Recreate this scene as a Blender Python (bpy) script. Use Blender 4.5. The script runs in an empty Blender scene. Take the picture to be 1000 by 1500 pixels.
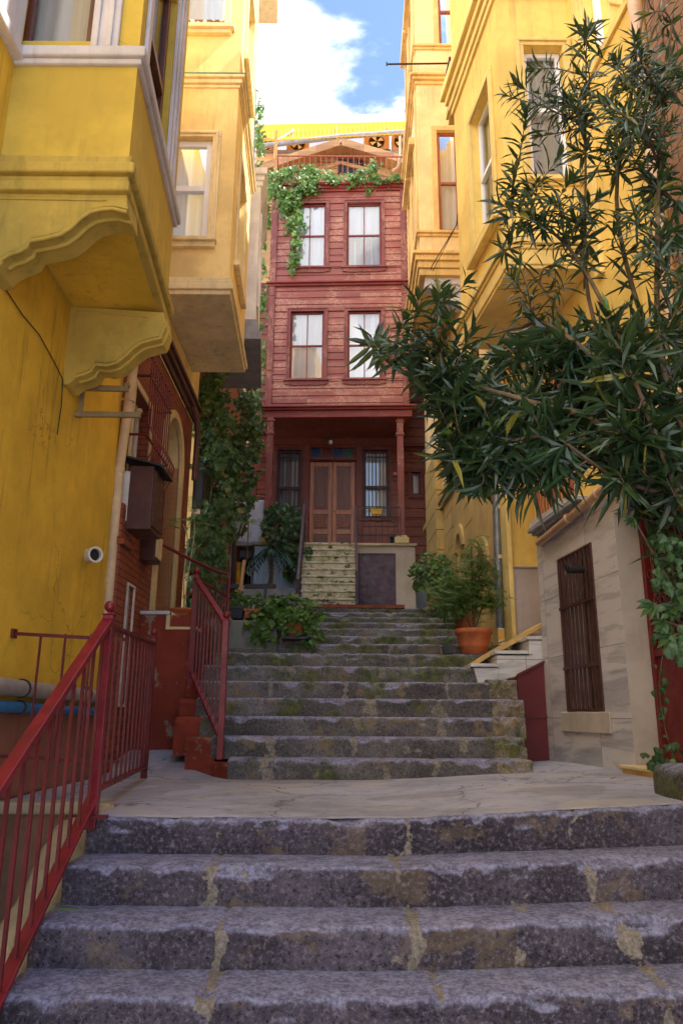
import bpy, bmesh, math, random
from mathutils import Vector, Matrix, noise
random.seed(7)
PI = math.pi
F = 1110.0; TH = math.radians(15.1); RO = 0.0073
_r0 = Vector((1,0,0)); _u0 = Vector((0,-math.sin(TH),math.cos(TH))); FW = Vector((0,math.cos(TH),math.sin(TH)))
RT = _r0*math.cos(RO)+_u0*math.sin(RO); UP = -_r0*math.sin(RO)+_u0*math.cos(RO)
scene = bpy.context.scene
COL = scene.collection
def ray(u, v): return FW + RT*((u-500)/F) + UP*((750-v)/F)
def at(u, v, Y):            # point of the place seen at a photo pixel, Y metres up the street
    r = ray(u, v); return r*(Y/r.y)
def atz(u, v, Z):
    r = ray(u, v); return r*(Z/r.z)
def V(*a): return Vector(a)

# ---------------------------------------------------------------- materials
class NT:
    def __init__(s, name):
        s.m = bpy.data.materials.new(name); s.m.use_nodes = True
        s.t = s.m.node_tree; s.n = s.t.nodes; s.l = s.t.links
        s.b = s.n['Principled BSDF']
        s.geo = s.n.new('ShaderNodeNewGeometry')
        s.pos = s.geo.outputs['Position']
    def link(s, a, b): s.l.new(a, b)
    def inp(s, node, i, v):
        if v is None: return
        if isinstance(v, bpy.types.NodeSocket): s.l.new(v, node.inputs[i])
        else:
            if isinstance(v, tuple) and len(v) == 3 and node.inputs[i].type == 'RGBA': v = (*v, 1)
            node.inputs[i].default_value = v
    def math(s, op, a, b=None, c=None, clamp=False):
        n = s.n.new('ShaderNodeMath'); n.operation = op; n.use_clamp = clamp
        s.inp(n, 0, a); s.inp(n, 1, b); s.inp(n, 2, c); return n.outputs[0]
    def vmul(s, a, v):
        n = s.n.new('ShaderNodeVectorMath'); n.operation = 'MULTIPLY'; s.inp(n, 0, a); n.inputs[1].default_value = v; return n.outputs[0]
    def vadd(s, a, v):
        n = s.n.new('ShaderNodeVectorMath'); n.operation = 'ADD'; s.inp(n, 0, a); s.inp(n, 1, v); return n.outputs[0]
    def noise(s, vec=None, scale=5, detail=4, rough=.55, dist=0, out='Fac'):
        n = s.n.new('ShaderNodeTexNoise'); s.inp(n, 'Vector', s.pos if vec is None else vec)
        n.inputs['Scale'].default_value = scale; n.inputs['Detail'].default_value = detail
        n.inputs['Roughness'].default_value = rough; n.inputs['Distortion'].default_value = dist
        return n.outputs[out]
    def vor(s, vec=None, scale=5, feature='F1', out='Distance', rnd=1):
        n = s.n.new('ShaderNodeTexVoronoi'); n.feature = feature; s.inp(n, 'Vector', s.pos if vec is None else vec)
        n.inputs['Scale'].default_value = scale; n.inputs['Randomness'].default_value = rnd; return n.outputs[out]
    def step(s, x, a, b, lo=0., hi=1.):
        n = s.n.new('ShaderNodeMapRange'); n.clamp = True; n.interpolation_type = 'SMOOTHSTEP'
        s.inp(n, 0, x); s.inp(n, 1, a); s.inp(n, 2, b); s.inp(n, 3, lo); s.inp(n, 4, hi); return n.outputs[0]
    def mix(s, f, a, b, mode='MIX'):
        n = s.n.new('ShaderNodeMix'); n.data_type = 'RGBA'; n.blend_type = mode
        s.inp(n, 0, f); s.inp(n, 6, a); s.inp(n, 7, b); return n.outputs[2]
    def xyz(s, v=None):
        n = s.n.new('ShaderNodeSeparateXYZ'); s.inp(n, 0, s.pos if v is None else v); return n.outputs
    def comb(s, x=0., y=0., z=0.):
        n = s.n.new('ShaderNodeCombineXYZ'); s.inp(n, 0, x); s.inp(n, 1, y); s.inp(n, 2, z); return n.outputs[0]
    def bump(s, h, strength=.5, dist=.01, prev=None):
        n = s.n.new('ShaderNodeBump'); n.inputs['Strength'].default_value = strength; n.inputs['Distance'].default_value = dist
        s.inp(n, 'Height', h)
        if prev is not None: s.l.new(prev, n.inputs['Normal'])
        return n.outputs[0]
    def done(s, col=None, rough=None, nrm=None, metal=None, spec=None, **k):
        s.inp(s.b, 'Base Color', col); s.inp(s.b, 'Roughness', rough); s.inp(s.b, 'Metallic', metal); s.inp(s.b, 'Specular IOR Level', spec)
        if nrm is not None: s.l.new(nrm, s.b.inputs['Normal'])
        for q, v in k.items(): s.inp(s.b, q, v)
        return s.m
def mulc(c, f): return tuple(x*f for x in c)
M = {}
def plaster(key, col, dirt=(.12,.09,.05), stain=.45, bs=60, bstr=.25, var=.18, seed=0., cracks=0., green=0.):
    t = NT(key); p = t.vadd(t.pos, (seed, seed*1.7, seed*.6))
    n1 = t.noise(p, 1.3, 5, .6); n2 = t.noise(p, 9, 4, .6)
    c = t.mix(t.step(n1, .35, .65), mulc(col, 1-var), mulc(col, 1+var*.5))
    c = t.mix(t.math('MULTIPLY', t.step(n2, .45, .8), .35), c, mulc(col, .72))
    st = t.noise(t.vmul(p, (7, 7, .5)), 1.6, 5, .65)
    patch = t.noise(p, .8, 3, .5)
    m = t.math('MULTIPLY', t.step(st, .5, .74), t.step(patch, .36, .6))
    c = t.mix(t.math('MULTIPLY', m, stain), c, dirt)
    c = t.mix(t.step(t.noise(t.vadd(p,(5,1,2)), 2.2, 5, .62), .62, .65, 0., stain*.2), c, mulc(col, .62))
    if green: c = t.mix(t.math('MULTIPLY', t.step(t.noise(t.vmul(p,(3,3,1)), 2.1, 5, .6), .5, .75), green), c, (.16,.17,.04))
    h = t.noise(p, bs, 6, .65); nr = t.bump(h, bstr, .01)
    nr = t.bump(t.noise(p, 4, 3, .5), .25, .03, nr)
    if key == 'plaster_red': c = t.mix(t.math('MULTIPLY', t.step(t.noise(t.vadd(p,(2,2,8)), 3.1, 6, .72), .58, .61), .7), c, (.30,.24,.18)); c = t.mix(t.step(t.noise(None, 1.2, 3), .45, .65, 0., .6), c, (.13,.022,.012))
    if cracks:
        w = t.vadd(p, t.vmul(t.noise(p, 3, 4, .6, out='Color'), (.35,.35,.35)))
        d = t.vor(w, .9, 'DISTANCE_TO_EDGE'); k = t.math('MULTIPLY', t.step(d, .006, .0, 0., 1.), t.step(t.noise(p, 1.1, 2), .5, .6))
        c = t.mix(t.math('MULTIPLY', k, cracks), c, (.06,.04,.02))
    M[key] = t.done(c, .88, nr, spec=.3)
plaster('plaster_mustard', (.73,.47,.045), (.24,.15,.03), .5, 55, .55, seed=1, cracks=.5, green=.0)
plaster('plaster_bay_mustard', (.60,.43,.07), (.22,.16,.04), .6, 130, .2, seed=3, cracks=.7, green=.15)
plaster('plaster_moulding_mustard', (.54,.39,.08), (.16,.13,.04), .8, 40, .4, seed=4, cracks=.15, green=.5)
plaster('plaster_sunny', (.88,.65,.27), (.50,.33,.13), .6, 120, .15, seed=6)
plaster('plaster_sunny_trim', (.86,.69,.38), (.35,.27,.10), .55, 90, .2, seed=8, green=.25)
plaster('plaster_golden', (.86,.61,.17), (.45,.30,.09), .55, 120, .15, seed=11)
plaster('plaster_golden_trim', (.82,.61,.22), (.35,.24,.08), .4, 100, .15, seed=13)
plaster('plaster_peach', (.88,.64,.32), (.50,.34,.16), .65, 120, .15, seed=16)
plaster('plaster_peach_trim', (.78,.52,.20), (.30,.24,.09), .7, 90, .25, seed=17, green=.4)
plaster('stone_ochre', (.55,.38,.14), (.22,.17,.07), .6, 40, .4, seed=21, green=.2)
plaster('plaster_white', (.84,.82,.80), (.40,.38,.34), .4, 90, .15, seed=24)
plaster('plaster_grey', (.34,.36,.40), (.17,.17,.18), .4, 70, .2, seed=26)
plaster('plaster_blue', (.45,.60,.74), (.16,.18,.22), .45, 60, .25, seed=28)
plaster('plaster_red', (.25,.040,.02), (.10,.03,.02), .6, 30, .8, seed=31, cracks=.9)
plaster('plaster_cream', (.66,.50,.25), (.36,.27,.14), .45, 90, .15, seed=33)
plaster('plaster_beige', (.50,.43,.36), (.30,.25,.18), .45, 80, .2, seed=35)
plaster('plaster_lilac', (.52,.45,.44), (.30,.26,.22), .4, 90, .15, seed=36)
plaster('white_stone', (.58,.55,.56), (.25,.22,.20), .55, 50, .4, seed=37)
plaster('plaster_pink', (.30,.13,.09), (.14,.07,.05), .6, 70, .2, seed=39)
plaster('rubble', (.30,.15,.085), (.08,.05,.03), .8, 12, 1.0, .5, seed=41, cracks=.9)
plaster('mossy_wall', (.19,.19,.17), (.07,.07,.04), .8, 20, .8, .4, seed=43, green=.95)
plaster('coping', (.50,.40,.24), (.17,.13,.08), .8, 30, .8, .3, seed=45, green=.2)

def paint(key, col, rough=.4, var=.15, rust=0., bump=.15, metal=0.):
    t = NT(key); n = t.noise(None, 6, 5, .6)
    c = t.mix(t.step(n, .35, .7), mulc(col, 1-var), mulc(col, 1+var))
    if rust:
        k = t.math('MULTIPLY', t.step(t.noise(None, 22, 6, .7), .56, .68), rust)
        c = t.mix(k, c, (.10,.035,.015))
    M[key] = t.done(c, t.step(t.noise(None, 14, 4), .3, .7, rough-.08, rough+.15), t.bump(t.noise(None, 90, 3), bump, .002), metal)
paint('red_rail', (.20,.006,.017), .36, .25, .5)
paint('red_rail_dark', (.14,.010,.014), .42, .25, .5)
paint('red_door', (.13,.006,.008), .4, .12, .1)
paint('brown_metal', (.07,.022,.018), .45, .2, .3)
paint('dark_metal', (.018,.018,.022), .5, .3, .2)
paint('black_box', (.012,.011,.014), .45, .2, .1)
paint('cream_pipe', (.62,.47,.29), .5, .15, .1)
paint('grey_pipe', (.34,.31,.29), .5, .15, .1)
paint('peach_pipe', (.64,.42,.27), .5, .15, .1)
paint('blue_pipe', (.02,.17,.42), .4, .2, .15)
paint('white_pvc', (.82,.83,.88), .35, .05)
paint('white_paint', (.66,.62,.58), .5, .12, .08)
paint('steel_white', (.66,.70,.80), .4, .08, .05)
paint('purple_door', (.075,.035,.062), .45, .35, .3)
paint('purple_rail', (.055,.02,.035), .45, .3, .3)
paint('terracotta', (.46,.13,.045), .75, .2, .0, .4)
paint('planter_grey', (.035,.04,.05), .6, .2)
paint('yellow_plastic', (.72,.42,.01), .4, .1)
paint('yellow_board', (.75,.42,.02), .5, .12)
paint('grey_steel', (.20,.21,.23), .4, .2, .2, metal=.4)
paint('gutter_brown', (.10,.035,.03), .45, .25, .2)
paint('gutter_grey', (.30,.30,.33), .5, .15, .1)
paint('ac_white', (.60,.42,.28), .5, .12, .2)
paint('white_roof', (.80,.80,.82), .5, .06)
paint('lamp_glass', (.35,.38,.38), .2, .1)
paint('rope', (.45,.36,.24), .9, .2)
paint('cable', (.02,.018,.018), .6, .1)
paint('orange_pvc', (.6,.08,.02), .5, .1)
paint('ceramic', (.55,.53,.5), .3, .1)
paint('green_copper', (.12,.25,.16), .6, .2)
paint('soil', (.04,.025,.015), .95, .3, bump=.8)
paint('bark', (.13,.085,.05), .9, .4, bump=.9)
paint('stem_green', (.10,.11,.04), .7, .3)
paint('dark_room', (.012,.011,.012), .8, .1)
paint('yellow_slab', (.62,.40,.13), .6, .15)

def wood(key, col, worn, wornamt, bh=None, rough=.55, dark=.55):
    t = NT(key); x = t.xyz(); h = t.math('ADD', x[0], x[1])
    g = t.noise(t.comb(t.math('MULTIPLY', h, .9), x[1], t.math('MULTIPLY', x[2], 22)), 2.2, 6, .65)
    gv = t.noise(t.comb(t.math('MULTIPLY', h, 22), x[1], t.math('MULTIPLY', x[2], .9)), 2.2, 6, .65)
    grain = g if bh else gv
    c = t.mix(t.step(grain, .3, .7), mulc(col, dark), mulc(col, 1.15))
    if bh:
        wn = t.n.new('ShaderNodeTexWhiteNoise'); wn.noise_dimensions = '2D'
        row = t.math('FLOOR', t.math('DIVIDE', x[2], bh)); t.l.new(t.comb(row, t.math('FLOOR', t.math('ADD', t.math('DIVIDE', x[0], 1.7), t.math('MULTIPLY', row, .618)))), wn.inputs[0])
        c = t.mix(t.math('MULTIPLY', wn.outputs['Value'], .5), c, mulc((col[0]*1.5, col[1]*2.3, col[2]*1.9), 1.))
        pm = t.math('ADD', t.noise(None, 1.4, 3, .6), t.math('MULTIPLY', t.math('SUBTRACT', wn.outputs['Value'], .5), .16))
    else: pm = t.noise(None, 1.6, 3, .6)
    pk = t.math('MULTIPLY', t.step(pm, .46, .58), t.step(t.noise(t.vmul(t.pos, (5,5,16) if bh else (16,16,5)), 3, 6, .72), .46, .6))
    c = t.mix(t.math('MULTIPLY', pk, wornamt), c, worn)
    M[key] = t.done(c, rough, t.bump(grain, .35, .004, t.bump(t.noise(None, 60, 4), .2, .003)))
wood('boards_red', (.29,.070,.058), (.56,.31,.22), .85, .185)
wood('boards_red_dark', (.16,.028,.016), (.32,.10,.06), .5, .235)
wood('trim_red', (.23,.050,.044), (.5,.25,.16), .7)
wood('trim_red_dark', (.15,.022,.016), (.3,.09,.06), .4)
wood('cornice_red', (.22,.024,.022), (.45,.18,.12), .3, .5)
wood('door_wood', (.42,.14,.052), (.45,.16,.07), .3, None, .38, .5)
wood('door_wood_dark', (.15,.034,.014), (.3,.1,.04), .2, None, .4, .5)
wood('window_brown', (.12,.035,.018), (.3,.14,.08), .3, None, .45)
wood('window_russet', (.36,.085,.03), (.5,.22,.1), .3, None, .45)
wood('gable_boards', (.30,.125,.045), (.45,.25,.12), .6, .25)
wood('post_wood', (.52,.26,.07), (.6,.4,.2), .3)

def brick(key, c1, c2, mortar, bw=.21, bh=.07):
    t = NT(key); x = t.xyz(); p = t.comb(t.math('ADD', x[0], x[1]), x[2], 0.)
    n = t.n.new('ShaderNodeTexBrick'); t.l.new(p, n.inputs['Vector'])
    t.inp(n, 'Color1', c1); t.inp(n, 'Color2', c2); t.inp(n, 'Mortar', mortar)
    n.inputs['Scale'].default_value = 1; n.inputs['Mortar Size'].default_value = .006; n.inputs['Mortar Smooth'].default_value = .3
    n.inputs['Brick Width'].default_value = bw; n.inputs['Row Height'].default_value = bh; n.inputs['Bias'].default_value = -.2
    c = t.mix(t.math('MULTIPLY', t.step(t.noise(None, 3, 5, .6), .4, .7), .5), n.outputs['Color'], (.11,.025,.012))
    nr = t.bump(t.math('MULTIPLY', n.outputs['Fac'], -1), .8, .012, t.bump(t.noise(None, 50, 5), .4, .006))
    M[key] = t.done(c, .85, nr)
brick('brick_red', (.30,.072,.030), (.22,.048,.022), (.045,.025,.02))
brick('shingle_brown', (.30,.155,.085), (.19,.095,.05), (.03,.02,.015), .17, .13)

def stone(key, base, light, moss, mortar_amt=1., warm=.35, sp=1.):
    t = NT(key); a = t.n.new('ShaderNodeAttribute'); a.attribute_name = 'mort'
    n1 = t.noise(None, 2.2, 5, .6); n2 = t.noise(None, 45, 6, .75); n3 = t.noise(None, 12, 6, .7)
    n0 = t.noise(t.vadd(t.pos,(1,7,4)), .9, 5, .6)
    c = t.mix(t.step(n1, .35, .65), base, light)
    c = t.mix(t.math('MULTIPLY', t.step(n0, .42, .62), .6), c, mulc(base, .5))
    c = t.mix(t.math('MULTIPLY', t.step(n2, .50, .66), sp), c, mulc(light, 1.9))
    c = t.mix(t.step(n2, .46, .34), c, mulc(base, .25))
    c = t.mix(t.math('MULTIPLY', t.step(n3, .52, .7), .55), c, mulc(base, .35))
    pits = t.vor(t.vadd(t.pos, t.vmul(t.noise(None, 30, 3, out='Color'), (.03,.03,.03))), 38)
    c = t.mix(t.math('MULTIPLY', t.step(pits, .26, .12), .75), c, mulc(base, .18))
    # tan mortar / repair patches
    q = t.noise(t.vadd(t.pos, (9,3,2)), 2.6, 6, .7); wm = t.step(q, .54, .60)
    c = t.mix(t.math('MULTIPLY', wm, warm), c, t.mix(t.step(n3,.3,.7), (.15,.10,.055), (.30,.22,.13)))
    mf = t.math('MULTIPLY', t.step(t.math('ADD', t.math('ADD', a.outputs['Fac'], t.math('MULTIPLY', t.math('SUBTRACT', n3, .5), 1.8)), t.math('MULTIPLY', t.math('SUBTRACT', t.noise(t.vadd(t.pos,(2,5,7)), 3.7, 4, .6), .5), 3.4)), .62, .74), mortar_amt)
    c = t.mix(mf, c, t.mix(t.step(n2,.35,.65), (.15,.125,.10), (.34,.29,.24)))
    # bluish sky light painted into the colour of upward faces
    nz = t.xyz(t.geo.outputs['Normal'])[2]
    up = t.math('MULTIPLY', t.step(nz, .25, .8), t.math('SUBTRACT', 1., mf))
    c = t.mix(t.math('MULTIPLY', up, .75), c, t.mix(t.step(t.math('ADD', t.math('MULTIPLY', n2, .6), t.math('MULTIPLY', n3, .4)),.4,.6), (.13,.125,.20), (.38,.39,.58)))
    if moss:
        k = t.step(t.noise(t.vadd(t.pos,(4,8,1)), 2.4, 6, .7), .56-moss*.14, .66-moss*.08)
        c = t.mix(t.math('MULTIPLY', k, .85), c, t.mix(t.step(n3,.35,.65), (.028,.038,.012), (.13,.15,.03)))
    nr = t.bump(n2, .7, .012, t.bump(n3, .7, .025, t.bump(t.step(pits, .05, .3), .5, .008)))
    M[key] = t.done(c, .72, nr, spec=.4)
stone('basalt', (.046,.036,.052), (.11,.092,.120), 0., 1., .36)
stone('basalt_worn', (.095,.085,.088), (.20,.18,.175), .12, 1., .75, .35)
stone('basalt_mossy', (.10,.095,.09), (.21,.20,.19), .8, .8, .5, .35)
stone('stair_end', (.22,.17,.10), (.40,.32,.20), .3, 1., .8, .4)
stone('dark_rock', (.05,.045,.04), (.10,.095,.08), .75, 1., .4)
def concrete():
    t = NT('landing_concrete'); n1 = t.noise(None, 1.1, 6, .6, .6); n2 = t.noise(None, 5, 6, .7); n3 = t.noise(None, 70, 4, .7)
    c = t.mix(t.step(n1, .35, .65), (.28,.27,.31), (.42,.41,.49))
    c = t.mix(t.math('MULTIPLY', t.step(n2, .48, .7), .5), c, (.46,.42,.40))
    c = t.mix(t.math('MULTIPLY', t.step(n2, .5, .3), .45), c, (.15,.14,.145))
    c = t.mix(t.math('MULTIPLY', t.step(n3, .5, .7), .3), c, (.12,.11,.11))
    pt = t.noise(t.vadd(t.pos,(3,9,1)), .7, 3, .4); c = t.mix(t.step(pt, .53, .545, 0., .45), c, (.22,.20,.195)); c = t.mix(t.step(t.noise(t.vadd(t.pos,(13,2,1)), 1.3, 5, .6), .55, .62, 0., .5), c, (.46,.40,.34))
    c = t.mix(t.step(t.noise(None, 26, 6, .8), .60, .66, 0., .8), c, (.10,.09,.08))
    w = t.vadd(t.pos, t.vmul(t.noise(None, 2, 4, .6, out='Color'), (.5,.5,.5)))
    d = t.vor(w, .8, 'DISTANCE_TO_EDGE'); c = t.mix(t.step(d, .010, .0, 0., .8), c, (.09,.08,.075))
    M['landing_concrete'] = t.done(c, .82, t.bump(n3, .4, .006, t.bump(n2, .35, .02)))
concrete()
def marble(key, a, b, s=1.):
    t = NT(key)
    x = t.xyz(); hh = t.math('ADD', x[0], x[1])
    # a different offset for every slab, so that veins break at the joints
    wn = t.n.new('ShaderNodeTexWhiteNoise'); wn.noise_dimensions = '2D'
    t.l.new(t.comb(t.math('FLOOR', t.math('DIVIDE', x[2], .62)), t.math('FLOOR', t.math('DIVIDE', hh, 1.05))), wn.inputs[0])
    p = t.vadd(t.comb(hh, t.math('MULTIPLY', x[2], 1.), 0.), t.vmul(wn.outputs['Color'], (7,7,0)))
    r = t.n.new('ShaderNodeMapping'); t.l.new(p, r.inputs[0]); r.inputs['Rotation'].default_value = (0,0,.75); r.inputs['Scale'].default_value = (.45*s, 2.6*s, 1)
    v = t.noise(r.outputs[0], 1.1, 6, .62, .9); v2 = t.noise(r.outputs[0], 4, 6, .6, .5)
    c = t.mix(t.math('MULTIPLY', t.step(v, .48, .66), .75), a, b)
    c = t.mix(t.math('MULTIPLY', t.step(v2, .52, .62), .45), c, mulc(b, .8))
    n = t.n.new('ShaderNodeTexBrick'); n.offset = 0.; t.l.new(t.comb(hh, x[2], 0.), n.inputs['Vector']); n.inputs['Scale'].default_value = 1
    n.inputs['Mortar Size'].default_value = .0035; n.inputs['Brick Width'].default_value = 1.05; n.inputs['Row Height'].default_value = .62
    c = t.mix(n.outputs['Fac'], c, (.2,.18,.16))
    M[key] = t.done(c, .42, t.bump(t.noise(None, 30, 3), .1, .004))
marble('marble_wall', (.60,.57,.57), (.27,.27,.31))
marble('marble_step', (.66,.63,.60), (.42,.40,.42), 2.)

def leafm(key, c1, c2, rough=.38, trans=.25, gloss=.5):
    t = NT(key); r = t.geo.outputs['Random Per Island']
    c = t.mix(r, c1, c2); c = t.mix(t.step(r, .985, .988), c, (.30,.27,.05)); c = t.mix(t.math('MULTIPLY', t.noise(None, 3, 2), .3), c, mulc(c1, .5))
    tr = t.n.new('ShaderNodeBsdfTranslucent'); t.l.new(t.mix(.4, c, (.25,.35,.03)), tr.inputs[0])
    t.inp(t.b, 'Base Color', c); t.b.inputs['Roughness'].default_value = rough; t.b.inputs['Specular IOR Level'].default_value = gloss
    mx = t.n.new('ShaderNodeMixShader'); mx.inputs[0].default_value = trans
    t.l.new(t.b.outputs[0], mx.inputs[1]); t.l.new(tr.outputs[0], mx.inputs[2])
    t.l.new(mx.outputs[0], t.n['Material Output'].inputs[0]); M[key] = t.m
leafm('leaf_oleander', (.012,.036,.018), (.045,.095,.034), .34, .15, .6)
leafm('leaf_oleander_young', (.09,.20,.03), (.13,.27,.05), .35, .3)
leafm('leaf_ivy_bright', (.06,.17,.035), (.17,.32,.05), .4, .3)
leafm('leaf_ivy', (.035,.085,.02), (.085,.17,.035), .45, .25)
leafm('leaf_hydrangea', (.06,.15,.03), (.14,.26,.05), .42, .3)
leafm('leaf_shrub', (.04,.10,.015), (.13,.23,.035), .5, .3)
leafm('leaf_palm', (.02,.09,.07), (.04,.15,.10), .35, .1)
leafm('leaf_fig', (.022,.07,.022), (.055,.13,.035), .42, .25)
leafm('leaf_dead', (.20,.08,.03), (.28,.14,.05), .7, .1)
def glass(key, tint=(.9,.95,1.), refl=.12):
    t = NT(key); tr = t.n.new('ShaderNodeBsdfTransparent'); t.inp(tr, 0, tint)
    g = t.n.new('ShaderNodeBsdfGlossy'); g.inputs['Roughness'].default_value = .03; t.inp(g, 0, (1.,1.,1.))
    bp = t.bump(t.noise(None, 1.6, 2), .08, .02); t.l.new(bp, g.inputs['Normal'])
    f = t.n.new('ShaderNodeFresnel'); f.inputs[0].default_value = 1.5
    k = t.math('ADD', f.outputs[0], refl, clamp=True)
    mx = t.n.new('ShaderNodeMixShader'); t.l.new(k, mx.inputs[0]); t.l.new(tr.outputs[0], mx.inputs[1]); t.l.new(g.outputs[0], mx.inputs[2])
    t.l.new(mx.outputs[0], t.n['Material Output'].inputs[0]); M[key] = t.m
glass('pane_glass', (.95,.97,1.), .03)
glass('pane_mirror', (.95,.97,1.), .10)
def flat(key, col, rough=.8):
    t = NT(key); x = t.xyz()
    fold = t.noise(t.comb(t.math('MULTIPLY', t.math('ADD', x[0], x[1]), 14), x[1], t.math('MULTIPLY', x[2], .4)), 1.5, 3)
    M[key] = t.done(t.mix(t.step(fold,.3,.7), mulc(col,.85), col), rough, t.bump(fold, .3, .02))
flat('curtain_white', (.74,.78,.84)); flat('curtain_cream', (.50,.46,.40)); flat('curtain_grey', (.25,.25,.27)); flat('curtain_blue', (.72,.84,.92))
paint('bracket_tan', (.26,.19,.09), .6, .2, .5)
for k_, c_ in (('glass_blue',(.01,.03,.12)),('glass_red',(.10,.008,.01)),('glass_green',(.02,.08,.045)),('plate_red',(.45,.01,.012)),('letter_white',(.8,.8,.8)),('letter_gold',(.5,.3,.05))):
    t = NT(k_); M[k_] = t.done(t.mix(t.noise(None,20), mulc(c_,.8), c_), .25)
t = NT('lace_panel'); M['lace_panel'] = t.done(t.mix(t.step(t.vor(t.vmul(t.pos,(1,1,.7)), 16), .35, .5), (.70,.62,.5), (.18,.08,.06)), .8)
t = NT('canopy_yellow'); M['canopy_yellow'] = t.done(t.mix(t.noise(None, 2), (.75,.42,.01), (.85,.52,.03)), .6)
tr = t.n.new('ShaderNodeBsdfTranslucent'); tr.inputs[0].default_value = (.95,.6,.05,1); mx = t.n.new('ShaderNodeMixShader'); mx.inputs[0].default_value = .6
t.l.new(t.b.outputs[0], mx.inputs[1]); t.l.new(tr.outputs[0], mx.inputs[2]); t.l.new(mx.outputs[0], t.n['Material Output'].inputs[0])

# stair paint flaking on the porch flight
t = NT('porch_step_paint'); n3 = t.noise(None, 9, 6, .7)
c = t.mix(t.step(n3, .3, .7), (.50,.45,.31), (.70,.65,.50))
c = t.mix(t.step(t.noise(t.vmul(t.pos,(1,1,1.6)), 6.5, 6, .78), .52, .60), c, (.06,.06,.022))
c = t.mix(t.math('MULTIPLY', t.step(t.noise(t.vadd(t.pos,(3,3,3)), 3, 5, .7), .5, .65), .5), c, (.22,.22,.05))
M['porch_step_paint'] = t.done(c, .8, t.bump(n3, .5, .01))
t = NT('leopard_stone'); M['leopard_stone'] = t.done(t.mix(t.step(t.noise(None, 14, 4, .6), .45, .55), (.10,.06,.02), (.55,.42,.15)), .8)

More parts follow.
